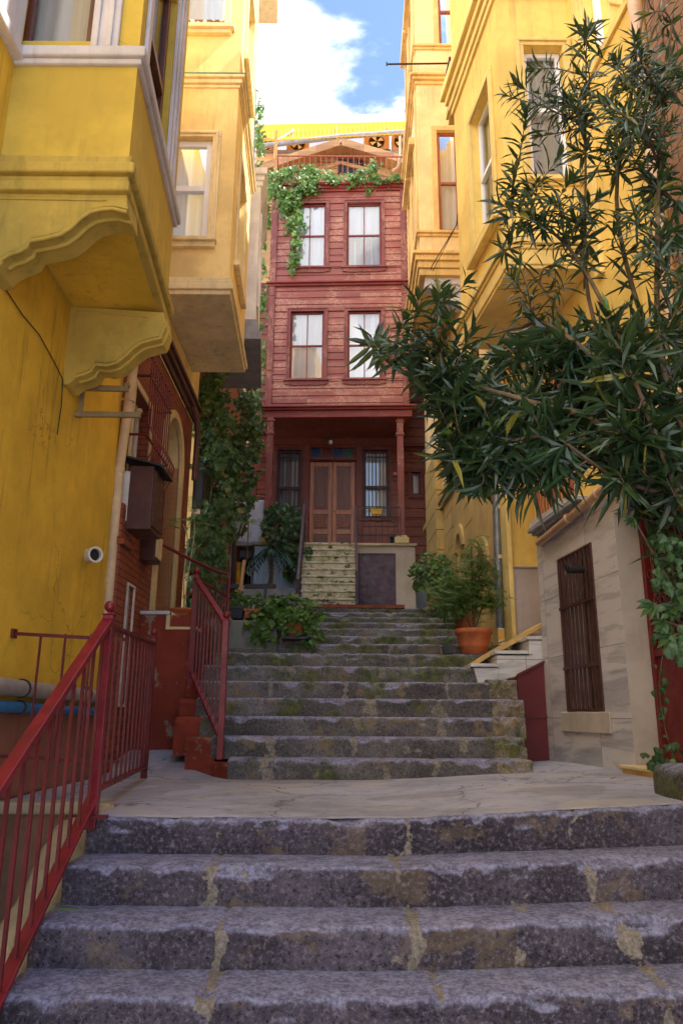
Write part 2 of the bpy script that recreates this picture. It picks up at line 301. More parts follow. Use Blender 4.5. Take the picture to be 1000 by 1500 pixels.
# ---------------------------------------------------------------- mesh helpers
class MB:
    def __init__(s): s.v = []; s.f = []; s.mi = []; s.sm = []; s.att = None
    def add(s, vs, fs, mi=0, smooth=False):
        o = len(s.v); s.v += [Vector(p) for p in vs]
        for f in fs: s.f.append([o+i for i in f]); s.mi.append(mi); s.sm.append(smooth)
    def hexa(s, p, mi=0):   # p: 4 bottom, 4 top
        s.add(p, [(0,3,2,1),(4,5,6,7),(0,1,5,4),(1,2,6,5),(2,3,7,6),(3,0,4,7)], mi)
    def box(s, x0, x1, y0, y1, z0, z1, mi=0):
        s.hexa([(x0,y0,z0),(x1,y0,z0),(x1,y1,z0),(x0,y1,z0),(x0,y0,z1),(x1,y0,z1),(x1,y1,z1),(x0,y1,z1)], mi)
    def prism(s, poly, ext, mi=0, smooth=False):    # poly: 3D points, ext: vector
        n = len(poly); a = [Vector(p) for p in poly]; e = Vector(ext)
        s.add(a+[p+e for p in a], [tuple(range(n))[::-1], tuple(range(n,2*n))]+[(i,(i+1)%n,n+(i+1)%n,n+i) for i in range(n)], mi, smooth)
    def bar(s, a, b, w, h=None, mi=0, up=(0,0,1)):
        a = Vector(a); b = Vector(b); d = (b-a).normalized(); h = h or w; up = Vector(up)
        if abs(d.dot(up)) > .98: up = Vector((0,1,0))
        r = d.cross(up).normalized()*(w/2); q = r.cross(d).normalized()*(h/2)
        s.hexa([a-r-q, a+r-q, b+r-q, b-r-q, a-r+q, a+r+q, b+r+q, b-r+q], mi)
    def tube(s, pts, r, seg=8, mi=0, cap=True):
        pts = [Vector(p) for p in pts]; n = len(pts); rr = r if isinstance(r, (list,tuple)) else [r]*n
        vs = []; prev = None
        for i, p in enumerate(pts):
            d = (pts[min(i+1,n-1)]-pts[max(i-1,0)]); d = d.normalized() if d.length > 1e-9 else Vector((0,0,1))
            if prev is None:
                a = Vector((0,0,1)) if abs(d.z) < .9 else Vector((1,0,0)); e = d.cross(a).normalized()
            else: e = (prev - d*prev.dot(d)); e = e.normalized() if e.length > 1e-6 else d.orthogonal().normalized()
            prev = e; g = d.cross(e)
            for k in range(seg):
                t_ = 2*PI*k/seg; vs.append(p+(e*math.cos(t_)+g*math.sin(t_))*rr[i])
        fs = [(i*seg+k, i*seg+(k+1)%seg, (i+1)*seg+(k+1)%seg, (i+1)*seg+k) for i in range(n-1) for k in range(seg)]
        s.add(vs, fs, mi, True)
        if cap: s.add(vs[:seg], [tuple(range(seg))[::-1]], mi); s.add(vs[-seg:], [tuple(range(seg))], mi)
    def lathe(s, c, prof, seg=20, mi=0, smooth=True):   # prof: (r,z)
        vs = []; c = Vector(c)
        for r, z in prof:
            for k in range(seg): vs.append(c+Vector((r*math.cos(2*PI*k/seg), r*math.sin(2*PI*k/seg), z)))
        fs = [(i*seg+k, i*seg+(k+1)%seg, (i+1)*seg+(k+1)%seg, (i+1)*seg+k) for i in range(len(prof)-1) for k in range(seg)]
        s.add(vs, fs, mi, smooth)
    def ball(s, c, r, seg=14, rings=8, mi=0, sc=(1,1,1)):
        vs = []; c = Vector(c)
        for i in range(rings+1):
            ph = PI*i/rings
            for k in range(seg):
                vs.append(c+Vector((r*sc[0]*math.sin(ph)*math.cos(2*PI*k/seg), r*sc[1]*math.sin(ph)*math.sin(2*PI*k/seg), -r*sc[2]*math.cos(ph))))
        s.add(vs, [(i*seg+k, i*seg+(k+1)%seg, (i+1)*seg+(k+1)%seg, (i+1)*seg+k) for i in range(rings) for k in range(seg)], mi, True)
    def build(s, name, mats, parent=None, bevel=0., fixn=True):
        me = bpy.data.meshes.new(name); off = wloc(parent)
        me.from_pydata([p-off for p in s.v], [], s.f)
        if not isinstance(mats, (list, tuple)): mats = [mats]
        for m in mats: me.materials.append(M[m])
        me.polygons.foreach_set('material_index', s.mi); me.polygons.foreach_set('use_smooth', s.sm)
        if s.att is not None:
            a = me.attributes.new('mort', 'FLOAT', 'POINT'); a.data.foreach_set('value', s.att)
        if fixn and len(s.f) < 60000:
            bm = bmesh.new(); bm.from_mesh(me); bmesh.ops.recalc_face_normals(bm, faces=bm.faces); bm.to_mesh(me); bm.free()
        me.update()
        o = bpy.data.objects.new(name, me); COL.objects.link(o)
        if parent: o.parent = parent
        if bevel:
            md = o.modifiers.new('bevel', 'BEVEL'); md.width = bevel; md.segments = 2; md.limit_method = 'ANGLE'; md.angle_limit = math.radians(40)
        return o
def wloc(o):
    v = Vector((0,0,0))
    while o is not None: v = v+o.location; o = o.parent
    return v
def tag(o, label=None, cat=None, group=None, kind=None):
    if label: o['label'] = label
    if cat: o['category'] = cat
    if group: o['group'] = group
    if kind: o['kind'] = kind
    return o
def thing(name, label, cat, loc, group=None):
    o = bpy.data.objects.new(name, None); COL.objects.link(o); o.location = loc; o.empty_display_size = .1
    return tag(o, label, cat, group)
def one(mb, name, mat, label, cat, group=None, bevel=0., fixn=True): return tag(mb.build(name, mat, None, bevel, fixn), label, cat, group)
def copy_tree(o, parent=None):
    c = o.copy(); COL.objects.link(c); c.parent = parent
    for ch in list(o.children): copy_tree(ch, c)
    return c

class Fr:   # a vertical facade: s along it, n out of it, z up
    def __init__(s, p0, p1, hint):
        s.o = Vector((p0[0], p0[1], 0)); d = Vector((p1[0], p1[1], 0))-s.o; s.w = d.length; s.S = d.normalized()
        s.N = Vector((s.S.y, -s.S.x, 0))
        if s.N.dot(Vector((*hint, 0))) < 0: s.N = -s.N
    def P(s, a, n, z): return s.o+s.S*a+s.N*n+Vector((0,0,z))
    def px(s, u, v, n=0):
        r = ray(u, v); t_ = (s.o+s.N*n).dot(s.N)/r.dot(s.N); p = r*t_; return (p-s.o).dot(s.S), p.z
    def rc(s, u0, v0, u1, v1, n=0):
        um, vm = (u0+u1)/2, (v0+v1)/2
        a = s.px(u0, vm, n)[0]; b = s.px(u1, vm, n)[0]; c = s.px(um, v1, n)[1]; d = s.px(um, v0, n)[1]
        return min(a,b), max(a,b), min(c,d), max(c,d)
    def box(s, mb, a0, a1, n0, n1, z0, z1, mi=0):
        mb.hexa([s.P(a0,n0,z0), s.P(a1,n0,z0), s.P(a1,n1,z0), s.P(a0,n1,z0), s.P(a0,n0,z1), s.P(a1,n0,z1), s.P(a1,n1,z1), s.P(a0,n1,z1)], mi)
    def wall(s, mb, a0, a1, z0, z1, holes=(), t=.2, mi=0, n=0., mr=None):
        xs = sorted({a0, a1, *[min(max(h[i],a0),a1) for h in holes for i in (0,1)]})
        zs = sorted({z0, z1, *[min(max(h[i],z0),z1) for h in holes for i in (2,3)]})
        for i in range(len(xs)-1):
            for j in range(len(zs)-1):
                cx, cz = (xs[i]+xs[i+1])/2, (zs[j]+zs[j+1])/2
                if any(h[0] < cx < h[1] and h[2] < cz < h[3] for h in holes): continue
                mb.add([s.P(xs[i],n,zs[j]), s.P(xs[i+1],n,zs[j]), s.P(xs[i+1],n,zs[j+1]), s.P(xs[i],n,zs[j+1])], [(0,1,2,3)], mi)
        q = mi if mr is None else mr
        for h in holes:
            c = [(h[0],h[2]),(h[1],h[2]),(h[1],h[3]),(h[0],h[3])]
            for k in range(4):
                (a,b),(c2,d) = c[k], c[(k+1)%4]
                mb.add([s.P(a,n,b), s.P(c2,n,d), s.P(c2,n-t,d), s.P(a,n-t,b)], [(0,1,2,3)], q)
    def surround(s, mb, h, w, n0, n1, mi=0, bottom=True):    # moulded frame round an opening
        a, b, c, d = h
        s.box(mb, a-w, a, n0, n1, c, d, mi); s.box(mb, b, b+w, n0, n1, c, d, mi); s.box(mb, a-w, b+w, n0, n1, d, d+w, mi)
        if bottom: s.box(mb, a-w, b+w, n0, n1, c-w, c, mi)
def window(fr, h, parent, depth=.1, fw=.045, mat='white_pvc', split=(.5,), vsplit=(), curtain='curtain_white', glassm='pane_glass', ft=.05, label=None, part='window'):
    a, b, c, d = h; e = .004
    mb = MB()
    n0, n1 = -depth-ft, -depth
    fr.box(mb, a+e, a+fw, n0, n1, c+e, d-e); fr.box(mb, b-fw, b-e, n0, n1, c+e, d-e)
    fr.box(mb, a+fw, b-fw, n0, n1, c+e, c+fw); fr.box(mb, a+fw, b-fw, n0, n1, d-fw, d-e)
    for q in split:
        z = c+(d-c)*q; fr.box(mb, a+fw, b-fw, n0+.004, n1+.008, z-fw*.45, z+fw*.45)
    for q in vsplit:
        x = a+(b-a)*q; fr.box(mb, x-fw*.28, x+fw*.28, n0+.008, n1-.004, c+fw, d-fw)
    o = mb.build(part, mat, parent, .004)
    if label: o['label'] = label
    g = MB(); g.add([fr.P(a+fw*.5,n0+.02,c+fw*.5), fr.P(b-fw*.5,n0+.02,c+fw*.5), fr.P(b-fw*.5,n0+.02,d-fw*.5), fr.P(a+fw*.5,n0+.02,d-fw*.5)], [(0,1,2,3)])
    g.build('pane', glassm, o)
    if curtain:
        k = MB(); n = max(12, int((b-a)/.03)); vs = []; fs = []
        for i in range(n+1):
            x = a+.006+(b-a-.012)*i/n; w = .012*math.sin(i*1.3)+.008*math.sin(i*.47+c)
            vs += [fr.P(x, n0-.05+w, c+.005), fr.P(x, n0-.05+w*.6, d-.005)]
        for i in range(n): fs.append((2*i, 2*i+2, 2*i+3, 2*i+1))
        k.add(vs, fs, 0, True); k.build('curtain', curtain, o)
    return o
def room(fr, h, parent, dep=.6, mat='dark_room'):
    a, b, c, d = h; mb = MB(); fr.box(mb, a-.1, b+.1, -dep-.05, -dep, c-.1, d+.1); return mb.build('interior', mat, parent)
def xyoff(poly, off):   # offset an open bay outline outward: A(wall) B C D(wall)
    A, B, C, D = [Vector((*p, 0)) for p in poly]; cen = (A+B+C+D)/4
    def nn(p, q):
        d = (q-p).normalized(); n = Vector((d.y,-d.x,0)); return n if n.dot((p+q)/2-cen) > 0 else -n
    n1, n2, n3 = nn(A,B), nn(B,C), nn(C,D)
    def corner(p, m1, m2): b_ = (m1+m2); return p+b_*(off/ (1+m1.dot(m2)))
    return [A+n1*off, corner(B,n1,n2), corner(C,n2,n3), D+n3*off]
def ring(mb, poly, off, z0, z1, mi=0):
    p = xyoff(poly, off); mb.prism([q+Vector((0,0,z0)) for q in p], (0,0,z1-z0), mi)
def moulding(mb, poly, z0, z1, prof, mi=0):     # prof: list of (frac z0, frac z1, offset)
    for a, b, o in prof: ring(mb, poly, o, z0+(z1-z0)*a, z0+(z1-z0)*b, mi)

# ---------------------------------------------------------------- leaves
def lance(mb, p, d, nrm, L, W, droop=.2, mi=0):
    d = d.normalized(); s = d.cross(nrm)
    s = s.normalized() if s.length > 1e-4 else d.orthogonal().normalized()
    n = s.cross(d).normalized()
    m = p+d*L*.45-n*L*droop*.12; tip = p+d*L-n*L*droop
    q1 = p+d*L*.30-n*L*droop*.04
    mb.add([p, q1+s*W*.42+n*W*.13, q1-s*W*.42+n*W*.13, m-n*W*.10, p+d*L*.68+s*W*.36-n*L*droop*.42+n*W*.1, p+d*L*.68-s*W*.36-n*L*droop*.42+n*W*.1, tip],
           [(0,3,1),(0,2,3),(3,4,1),(3,2,5),(3,6,4),(3,5,6)], mi, False)
def broad(mb, p, d, nrm, L, W, mi=0, lobes=False):
    d = d.normalized(); s = d.cross(nrm)
    s = s.normalized() if s.length > 1e-4 else d.orthogonal().normalized()
    n = s.cross(d).normalized()
    if lobes:
        sh = [(0,0),(.05,.30),(.28,.52),(.34,.27),(.62,.42),(.66,.15),(1.,0)]
    else: sh = [(0,0),(.12,.33),(.4,.5),(.72,.3),(1.,0)]
    k = len(sh); vs = []
    for a, b in sh: vs.append(p+d*L*a+s*W*b+n*(W*b*.25-L*a*a*.18))
    for a, b in sh[1:-1][::-1]: vs.append(p+d*L*a-s*W*b+n*(W*b*.25-L*a*a*.18))
    c = len(vs); vs.append(p+d*L*.45-n*L*.03)
    mb.add(vs, [(i, (i+1)%c, c) for i in range(c)], mi, False)
def rv(s=1.): return Vector((random.gauss(0,s), random.gauss(0,s), random.gauss(0,s)))
def nz(p, s, o=0.): return noise.noise(Vector(p)*s+Vector((o,o*1.3,o*.7)))

# ================================================================ the ground, landing and stairs
def ground():
    mb = MB(); mb.add([(-400,-300,-3.2),(400,-300,-3.2),(400,600,-3.2),(-400,600,-3.2)], [(0,1,2,3)])
    tag(mb.build('ground', 'landing_concrete', None, 0, False), kind='structure')
ground()
def landz(x, y):
    z = -.54+.055*max(0., x-.3)
    if x < -1.0: z += .13*max(0., y-6.9)*min(1., (-1.0-x)/.3)
    if x > 1.6: z += .0
    return z
def landing():
    mb = MB(); nx, ny = 70, 80; x0, x1, y0, y1 = -2.4, 4.2, 4.43, 9.8; vs = []
    for j in range(ny+1):
        for i in range(nx+1):
            x = x0+(x1-x0)*i/nx; y = y0+(y1-y0)*j/ny
            if j == 0: y += .055+.02*nz((x,0,0),2.7)+.025*nz((x,0,0),14)
            vs.append((x, y, landz(x,y)+(.006*nz((x,y,0),1.5)+.004*nz((x,y,0),5,3)+.004)*min(1,j/3)-(.004 if j == 0 else 0)))
    fs = []
    for j in range(ny):
        for i in range(nx):
            xc = x0+(x1-x0)*(i+.5)/nx; yc = y0+(y1-y0)*(j+.5)/ny
            if xc < -1.37 and yc < 5.05: continue
            if xc < -2.35: continue
            a = j*(nx+1)+i; fs.append((a,a+1,a+nx+2,a+nx+1))
    mb.add(vs, fs, 0, True)
    o = mb.build('landing', 'landing_concrete', None, 0, False); tag(o, kind='structure')
landing()
def step_mesh(mb, x0, x1, y, z, rise, going, joints=(), seed=0, amp=1., dx=.025, caps=True, yb=None):
    prof = [(0,-rise-.02)]+[(0,-rise+(rise-.07)*q/5) for q in range(6)]+[(-.004,-.055),(-.006,-.030),(.000,-.012),(.014,-.002),(.045,0),(.11,0),(.17,0),(.24,0),(going,0),(going+.06,0)]
    prof = [p for p in prof if p[0] <= going+.07]; pass
    n = max(2, int((x1-x0)/dx)); k = len(prof); vs = []; att = []
    for i in range(n+1):
        x = x0+(x1-x0)*i/n
        for (dy, dz) in prof:
            p = (x, y+dy, z+dz)
            ch = max(0, nz(p, 4.5, seed+.5)-.10)*.09+max(0, nz(p, 13, seed+2.5)-.08)*.045
            nose = max(0, 1-abs(dz)/.08)*max(0, 1-dy/.09)
            m = 0
            for j in joints:
                xj, w = j if isinstance(j, tuple) else (j, .05)
                m = max(m, 1-abs(x-xj-.05*nz((x*.3,y,z+dz),6,seed))/w)
            ddy = (.013*nz(p,5,seed)+.009*nz(p,18,seed)+.004*nz(p,45,seed))*amp + ch*nose*1.0*amp + (.012 if m > .75 else 0)
            ddz = (-.004*abs(nz(p,6,seed+1))-.003*abs(nz(p,20,seed)))*amp - ch*nose*.9*amp - (.008 if m > .75 else 0)
            if dy > going-.01 : ddy = 0
            vs.append((x, y+dy+(ddy if dz < -.001 or nose > 0 else 0), z+dz+ddz)); att.append(max(0, m))
    fs = [(i*k+q, i*k+q+1, (i+1)*k+q+1, (i+1)*k+q) for i in range(n) for q in range(k-1)]
    mb.add(vs, fs, 0, True); mb.att = (mb.att or []) + att
    if caps:
        yb = yb or y+going+.06
        for e in (0, n):
            c = [vs[e*k+q] for q in range(k)]+[(x0 if e == 0 else x1, yb, z-rise-.02)]
            mb.add(c, [tuple(range(len(c)))], 0, False); mb.att += [0.]*len(c)
def low_flight():
    T = thing('stone_stairs', 'wide worn blue-grey stone stairs in the foreground, below the concrete landing', 'stairs', (.4, 3.6, -1.1))
    jn = [[(330,.13),(590,.09),(838,.07)], [(318,.10),(604,.07),(880,.07)], [(322,.06),(612,.10),(915,.12)], [(312,.12),(628,.11),(968,.09)],
          [(200,.08),(520,.08),(800,.08)], [(240,.08),(600,.1)], [(240,.08),(600,.1)], [(300,.1)], [(300,.1)]]
    vv = [1195, 1258, 1345, 1445, 1560, 1700, 1900, 2100, 2300]
    for i in range(9):
        y = 4.42-.335*i; z = -.54-.18*i; mb = MB()
        js = [(at(u+random.uniform(-16,16), vv[i], y).x, w*random.uniform(.45,.75)) for u, w in jn[i]]
        # the treads meet the landing's cross fall
        step_mesh(mb, -1.37+.02*nz((i,0,0),3.3), 2.55, y, z, .18, .335 if i else .20, js, seed=i*3.1, amp=1.1, dx=.022)
        for q, p in enumerate(mb.v): p.z += .055*max(0., p.x-.3)*(1 if i == 0 else .75 if i == 1 else .6)
        if i == 0:
            pass
        mb.build('step', 'basalt', T, 0, True)
    c = MB(); c.prism([(-1.34,4.47,-.95),(-1.34,1.7,-2.45),(-1.34,1.7,-3.15),(-1.34,4.47,-3.15)], (3.85,0,0)); c.build('stair_core', 'rubble', T)
low_flight()
KY = [7.0,7.3,7.6,7.9,8.2,8.5,9.0,9.75,10.5,11.25,12.0,12.75,13.5,14.2]
KZ = [-.36,-.18,0,.18,.36,.54,.72,.90,1.08,1.26,1.44,1.62,1.80,1.98]
def mid_flight():
    T = thing('stone_stairs', 'middle flight of grey stone stairs with tan patches, right of the red railing', 'stairs', (.3, 7.6, -.54))
    L = [-.98,-1.18,-1.35,-1.45,-1.5,-1.5]; Rr = [1.69,1.73,1.79,1.84,1.88,1.62]
    jn = [[385,560,640],[395,520,680],[360,525,650],[380,545,640],[400,500,655],[420,560,650]]
    vv = [1125,1092,1064,1036,1010,986]
    for k in range(6):
        y, z = KY[k], KZ[k]; g = KY[k+1]-y; mb = MB()
        js = [(at(u+random.uniform(-6,6), vv[k], y).x, random.choice([.05,.08,.11])) for u in jn[k]]
        xr = Rr[k]-(.30 if k < 5 else 0); xl = L[k]
        step_mesh(mb, xl, xr, y, z, .18 if k else .22, g, js, seed=20+k*2.7, amp=1.0)
        s = mb.build('step', 'basalt_worn' if k < 5 else 'basalt_mossy', T)
        if k < 5:
            e = MB(); step_mesh(e, xr-.01, Rr[k]+random.uniform(-.02,.02), y-.012, z+.008+.03*(k==4), .18 if k else .25, g, [(Rr[k],.3)], seed=50+k*1.9, amp=2.2, dx=.02)
            e.build('end_block', 'stair_end', T)
        # red painted ends at the left
        r = MB(); xe = [-1.22,-1.42,-1.60,-1.62,-1.62,-1.62][k]
        if k == 0:
            step_mesh(r, xe-.1, xl+.03, y+.01, z-.045, .20, g, [], seed=70+k, amp=1.6, dx=.02)
            for p in r.v: p.y += .9*max(0, -.98-p.x)
        else:
            step_mesh(r, xe, xl+.03, y+.012, z-.012, .34, g, [], seed=70+k, amp=1.0, dx=.02)
        r.att = None; r.build('painted_end', 'plaster_red', T)
    c = MB(); c.prism([(-1.4,7.3,-.56),(-1.4,8.7,.30),(-1.4,9.6,.40),(-1.4,9.6,-.6)], (3.05,0,0)); c.build('stair_core', 'basalt_worn', T)
mid_flight()
def top_flight():
    T = thing('stone_stairs', 'mossy upper flight of narrow stone stairs leading to the red wooden house', 'stairs', (.5, 11, .6))
    for k in range(6, 14):
        y, z = KY[k], KZ[k]; g = (KY[k+1]-y) if k < 13 else .5; mb = MB()
        xl = -1.5 if k == 6 else -.8 if k < 11 else -1.0; xr = 1.75 if k == 6 else 2.1
        js = [(random.uniform(xl, xr), random.choice([.05,.09])) for _ in range(3)]
        step_mesh(mb, xl, xr, y, z, .18, g, js, seed=90+k*2.7, amp=1.1, dx=.035)
        mb.build('step', 'basalt_mossy', T)
    e = MB(); e.box(-.55, 1.2, 14.19, 14.42, 1.96, 2.035); e.build('brick_edging', 'brick_red', T, .01)
    c = MB(); c.prism([(-.75,9.3,.45),(-.75,14.3,1.75),(-.75,14.3,-.5),(-.75,9.1,-.5)], (2.8,0,0)); c.build('stair_core', 'basalt_mossy', T)
top_flight()
mb = MB(); mb.box(-2.6, 3.2, 14.6, 19, 1.7, 1.975); tag(mb.build('terrace', 'mossy_wall'), kind='structure')

# left terrace behind a mossy wall
mb = MB(); mb.box(-2.25, -.80, 9.62, 14.6, .3, 1.17); T = thing('retaining_wall', 'mossy grey retaining wall under the planters, left of the upper steps', 'wall', (-1.5, 9.6, .5))
mb.build('wall', 'mossy_wall', T, .02)
mb = MB(); mb.box(-1.5, -.78, 9.55, 9.70, .72, .82); mb.build('ledge', 'basalt_mossy', T, .02)
mb = MB(); mb.box(-1.75, -.75, 11.9, 12.1, 1.17, 1.52); mb.box(-1.8,-.72,11.86,12.14,1.52,1.57,0)
one(mb, 'low_wall', 'leopard_stone', 'low mottled yellow stone wall below the blue wall', 'wall', bevel=.008)

# well beside the lower stairs
T = thing('retaining_wall', 'rough red rubble wall of the sunken yard beside the lower stairs', 'wall', (-1.8, 5.05, -3))
mb = MB(); n = 26; m = 34; vs = []
for j in range(m+1):
    for i in range(n+1):
        x = -2.2+.86*i/n; z = -3.15+2.57*j/m
        vs.append((x, 5.05+.05*nz((x,0,z),3.3)+.02*nz((x,0,z),11), z))
mb.add(vs, [(j*(n+1)+i, j*(n+1)+i+1, (j+1)*(n+1)+i+1, (j+1)*(n+1)+i) for j in range(m) for i in range(n)], 0, True)
mb.build('wall', 'rubble', T, 0, False)
mb = MB(); mb.box(-2.2,-1.42,5.0,5.12,-.60,-.528); mb.build('coping', 'coping', T, .015)
T = thing('stair_coping', 'slanted pale stone coping running down outside the lower railing', 'coping', (-1.5, 4, -1))
mb = MB()
vs = []; n = 60
for i in range(n+1):
    t_ = i/n; y = 5.0-3.2*t_; z = -.62-.60*max(0, (5.0-y-.25)); w = .02*nz((0,y,0),4); q = .02*nz((0,y,0),9,4)
    vs += [(-1.66+w,y,z-.3), (-1.66+w,y,z-.02+q), (-1.63+w,y,z+.01+q), (-1.47,y,z+.02+q), (-1.42,y,z-.02), (-1.42,y,z-.4)]
mb.add(vs, [(i*6+k, i*6+k+1, i*6+k+7, i*6+k+6) for i in range(n) for k in range(5)], 0, True)
mb.build('coping', 'coping', T)
mb = MB(); mb.prism([(-1.62,5.0,-.85),(-1.62,1.8,-2.75),(-1.62,1.8,-3.15),(-1.62,5.0,-3.15)], (.26,0,0)); mb.build('wall', 'rubble', T)
mb = MB(); mb.box(-2.3,-1.3,.5,5.1,-3.1,-3.0); tag(mb.build('path', 'landing_concrete'), kind='structure')

# ================================================================ railings
def newel(parent, x, y, z0, z1, w=.05, ball=.032, mat='red_rail'):
    mb = MB(); mb.box(x-w/2, x+w/2, y-w/2, y+w/2, z0, z1); mb.box(x-w*.62, x+w*.62, y-w*.62, y+w*.62, z1, z1+.008)
    p = mb.build('newel_post', mat, parent, .003)
    if ball:
        b = MB(); b.tube([(x,y,z1+.005),(x,y,z1+.022)], .012, 10); b.ball((x,y,z1+.018+ball), ball, 18, 12); b.build('ball_finial', mat, p)
def infill(parent, a0, a1, b0, b1, n, w=.014, mat='red_rail_dark', t0=0., t1=1.):
    a0, a1, b0, b1 = map(Vector, (a0, a1, b0, b1))      # bottom line a, top line b
    for i in range(n):
        t_ = t0+(t1-t0)*(i+.5)/n; mb = MB(); mb.bar(a0.lerp(a1,t_), b0.lerp(b1,t_), w, w, up=(0,1,0)); mb.build('baluster', mat, parent)
T = thing('stair_railing', 'red metal stair railing with sloping handrail, running out of the frame at lower left', 'railing', (-1.35, 4.4, -.54))
NX, NY = -1.345, 4.42
newel(T, NX, NY, -.60, .56, .058, .033)
def slp(y, top): return (NX, y, (.535 if top else -.42)-.65*(NY-y))
mb = MB(); mb.bar(slp(1.6,1), slp(NY,1), .062, .038); mb.build('handrail', 'red_rail', T, .005)
mb = MB(); mb.bar(slp(1.6,0), slp(NY,0), .062, .022); mb.build('bottom_rail', 'red_rail', T, .003)
infill(T, slp(1.75,0), slp(NY-.02,0), slp(1.75,1), slp(NY-.02,1), 20, .016)
mb = MB(); mb.box(NX-.02, NX+.09, NY-.04, NY-.0, -.545, -.525); mb.build('foot_plate', 'red_rail_dark', T, .002)

T = thing('landing_railing', 'red metal railing on the left edge of the landing, between two ball-topped posts', 'railing', (-1.66, 6.8, -.54))
FX, FY = -1.66, 6.8
newel(T, FX, FY, -.52, .665, .05, .030, 'red_rail_dark')
mb = MB(); mb.bar((NX,NY+.03,.50), (FX,FY,.615), .05, .022); mb.build('handrail', 'red_rail_dark', T, .003)
mb = MB(); mb.bar((NX,NY+.03,-.40), (FX,FY,-.425), .05, .022); mb.build('bottom_rail', 'red_rail_dark', T, .003)
infill(T, (NX,NY,-.40), (FX,FY,-.425), (NX,NY,.5), (FX,FY,.615), 11, .014)

T = thing('wall_railing', 'thin red guard rail with few bars fixed to the yellow wall behind the stair railing', 'railing', (-1.8, 5.06, -.5))
a = at(24,928,5.06); b = at(146,937,5.06); c = at(40,1108,5.06); d = at(146,1116,5.06)
mb = MB(); mb.bar((-2.17,5.06,a.z), (-1.40,5.06,b.z), .022, .022); mb.build('top_bar', 'red_rail_dark', T)
mb = MB(); mb.bar((-2.17,5.06,c.z), (-1.40,5.06,d.z), .02, .02); mb.build('bottom_bar', 'red_rail_dark', T)
mb = MB(); mb.box(-2.175,-2.15,5.03,5.09,a.z-.03,a.z+.03); mb.build('wall_plate', 'red_rail_dark', T)
for u in (60, 96, 134):
    x = at(u, 935, 5.06).x; mb = MB(); mb.bar((x,5.06,c.z), (x,5.06,a.z), .013); mb.build('bar', 'red_rail_dark', T)

T = thing('stair_railing', 'red metal railing beside the middle flight, descending to a ball-topped post', 'railing', (-1.06, 7.1, -.54))
newel(T, -1.07, 7.12, -.38, .86, .055, .034)
newel(T, -1.60, 8.3, .2, 1.50, .06, .036)
mb = MB(); mb.bar((-1.07,7.12,.83), (-1.60,8.3,1.47), .06, .03); mb.build('handrail', 'red_rail', T, .004)
mb = MB(); mb.bar((-1.07,7.12,-.19), (-1.60,8.3,.46), .055, .022); mb.build('bottom_rail', 'red_rail', T, .003)
infill(T, (-1.07,7.12,-.19), (-1.60,8.3,.46), (-1.07,7.12,.83), (-1.60,8.3,1.47), 9, .016)
T = thing('platform_railing', 'thin-barred red railing above the middle flight, joined to a bent pipe handrail', 'railing', (-1.4, 9.3, .5))
mb = MB(); mb.tube([at(231,794,8.45), at(280,820,8.8), at(320,838,9.2), at(332,840,9.3), at(336,848,9.3), (-1.4,9.3,.45)], .02, 10); mb.build('pipe_handrail', 'red_rail_dark', T)
mb = MB(); mb.bar((-1.60,8.33,1.47), (-1.4,9.3,1.42), .03, .02); mb.build('top_rail', 'red_rail_dark', T)
mb = MB(); mb.bar((-1.60,8.33,.50), (-1.4,9.3,.52), .03, .02); mb.build('bottom_rail', 'red_rail_dark', T)
infill(T, (-1.60,8.33,.50), (-1.4,9.3,.52), (-1.60,8.33,1.47), (-1.4,9.3,1.42), 10, .014)

# ================================================================ left: the mustard house
LX = -2.17
def rough_wall(mb, fr, a0, a1, z0, z1, mi=0): fr.wall(mb, a0, a1, z0, z1, (), .1, mi)
T = thing('yellow_house', 'nearest house on the left, rough mustard plaster with a corbelled bay over the stairs', 'house', (LX, 5, -.54))
W = Fr((LX,-1.5), (LX,6.93), (1,0))
mb = MB(); W.wall(mb, 0, W.w, -.02, 8.2); mb.add([(LX,6.93,-.02),(LX,6.93,8.2),(-6,6.93,8.2),(-6,6.93,-.02)], [(0,1,2,3)])
mb.add([(LX,-1.5,8.2),(LX,6.93,8.2),(-6,6.93,8.2),(-6,-1.5,8.2)], [(0,1,2,3)]); mb.add([(LX,-1.5,-.02),(LX,-1.5,8.2),(-6,-1.5,8.2),(-6,-1.5,-.02)], [(0,1,2,3)])
mb.build('wall', 'plaster_mustard', T, 0, False)
mb = MB(); mb.box(-2.6, LX+.012, -1.5, 6.9, -3.15, -.02); mb.build('plinth', 'rubble', T)
mb = MB(); mb.box(LX-.1, LX+.02, 4.55, 6.93, -.52, .0); mb.build('painted_base', 'plaster_pink', T)
poly = [(LX,4.05), (-1.36,4.05), (-1.48,5.72), (LX,5.72)]
FA = Fr(poly[0], poly[1], (0,-1)); FB = Fr(poly[1], poly[2], (1,0)); FC = Fr(poly[2], poly[3], (0,1))
hA = FA.rc(30, -40, 139, 70); hA = (hA[0], hA[1], 4.32, 5.9)
s0, _ = FB.px(224, 60); s1, _ = FB.px(251, 200); hB = (.22, 1.10, 4.36, 5.9)
bay = MB()
FA.wall(bay, 0, FA.w, 3.15, 8.2, [hA], .14); FB.wall(bay, 0, FB.w, 3.15, 8.2, [hB], .14); FC.wall(bay, 0, FC.w, 3.15, 8.2)
bay.add([(*p, 3.155) for p in poly], [(0,1,2,3)])
B = bay.build('bay', 'plaster_bay_mustard', T, 0, False)
mb = MB(); mb.add([(LX+.03,4.14,3.145),(-1.40,4.14,3.145),(-1.51,5.66,3.145),(LX+.03,5.66,3.145)], [(0,1,2,3)]); mb.build('soffit', 'plaster_mustard', B)
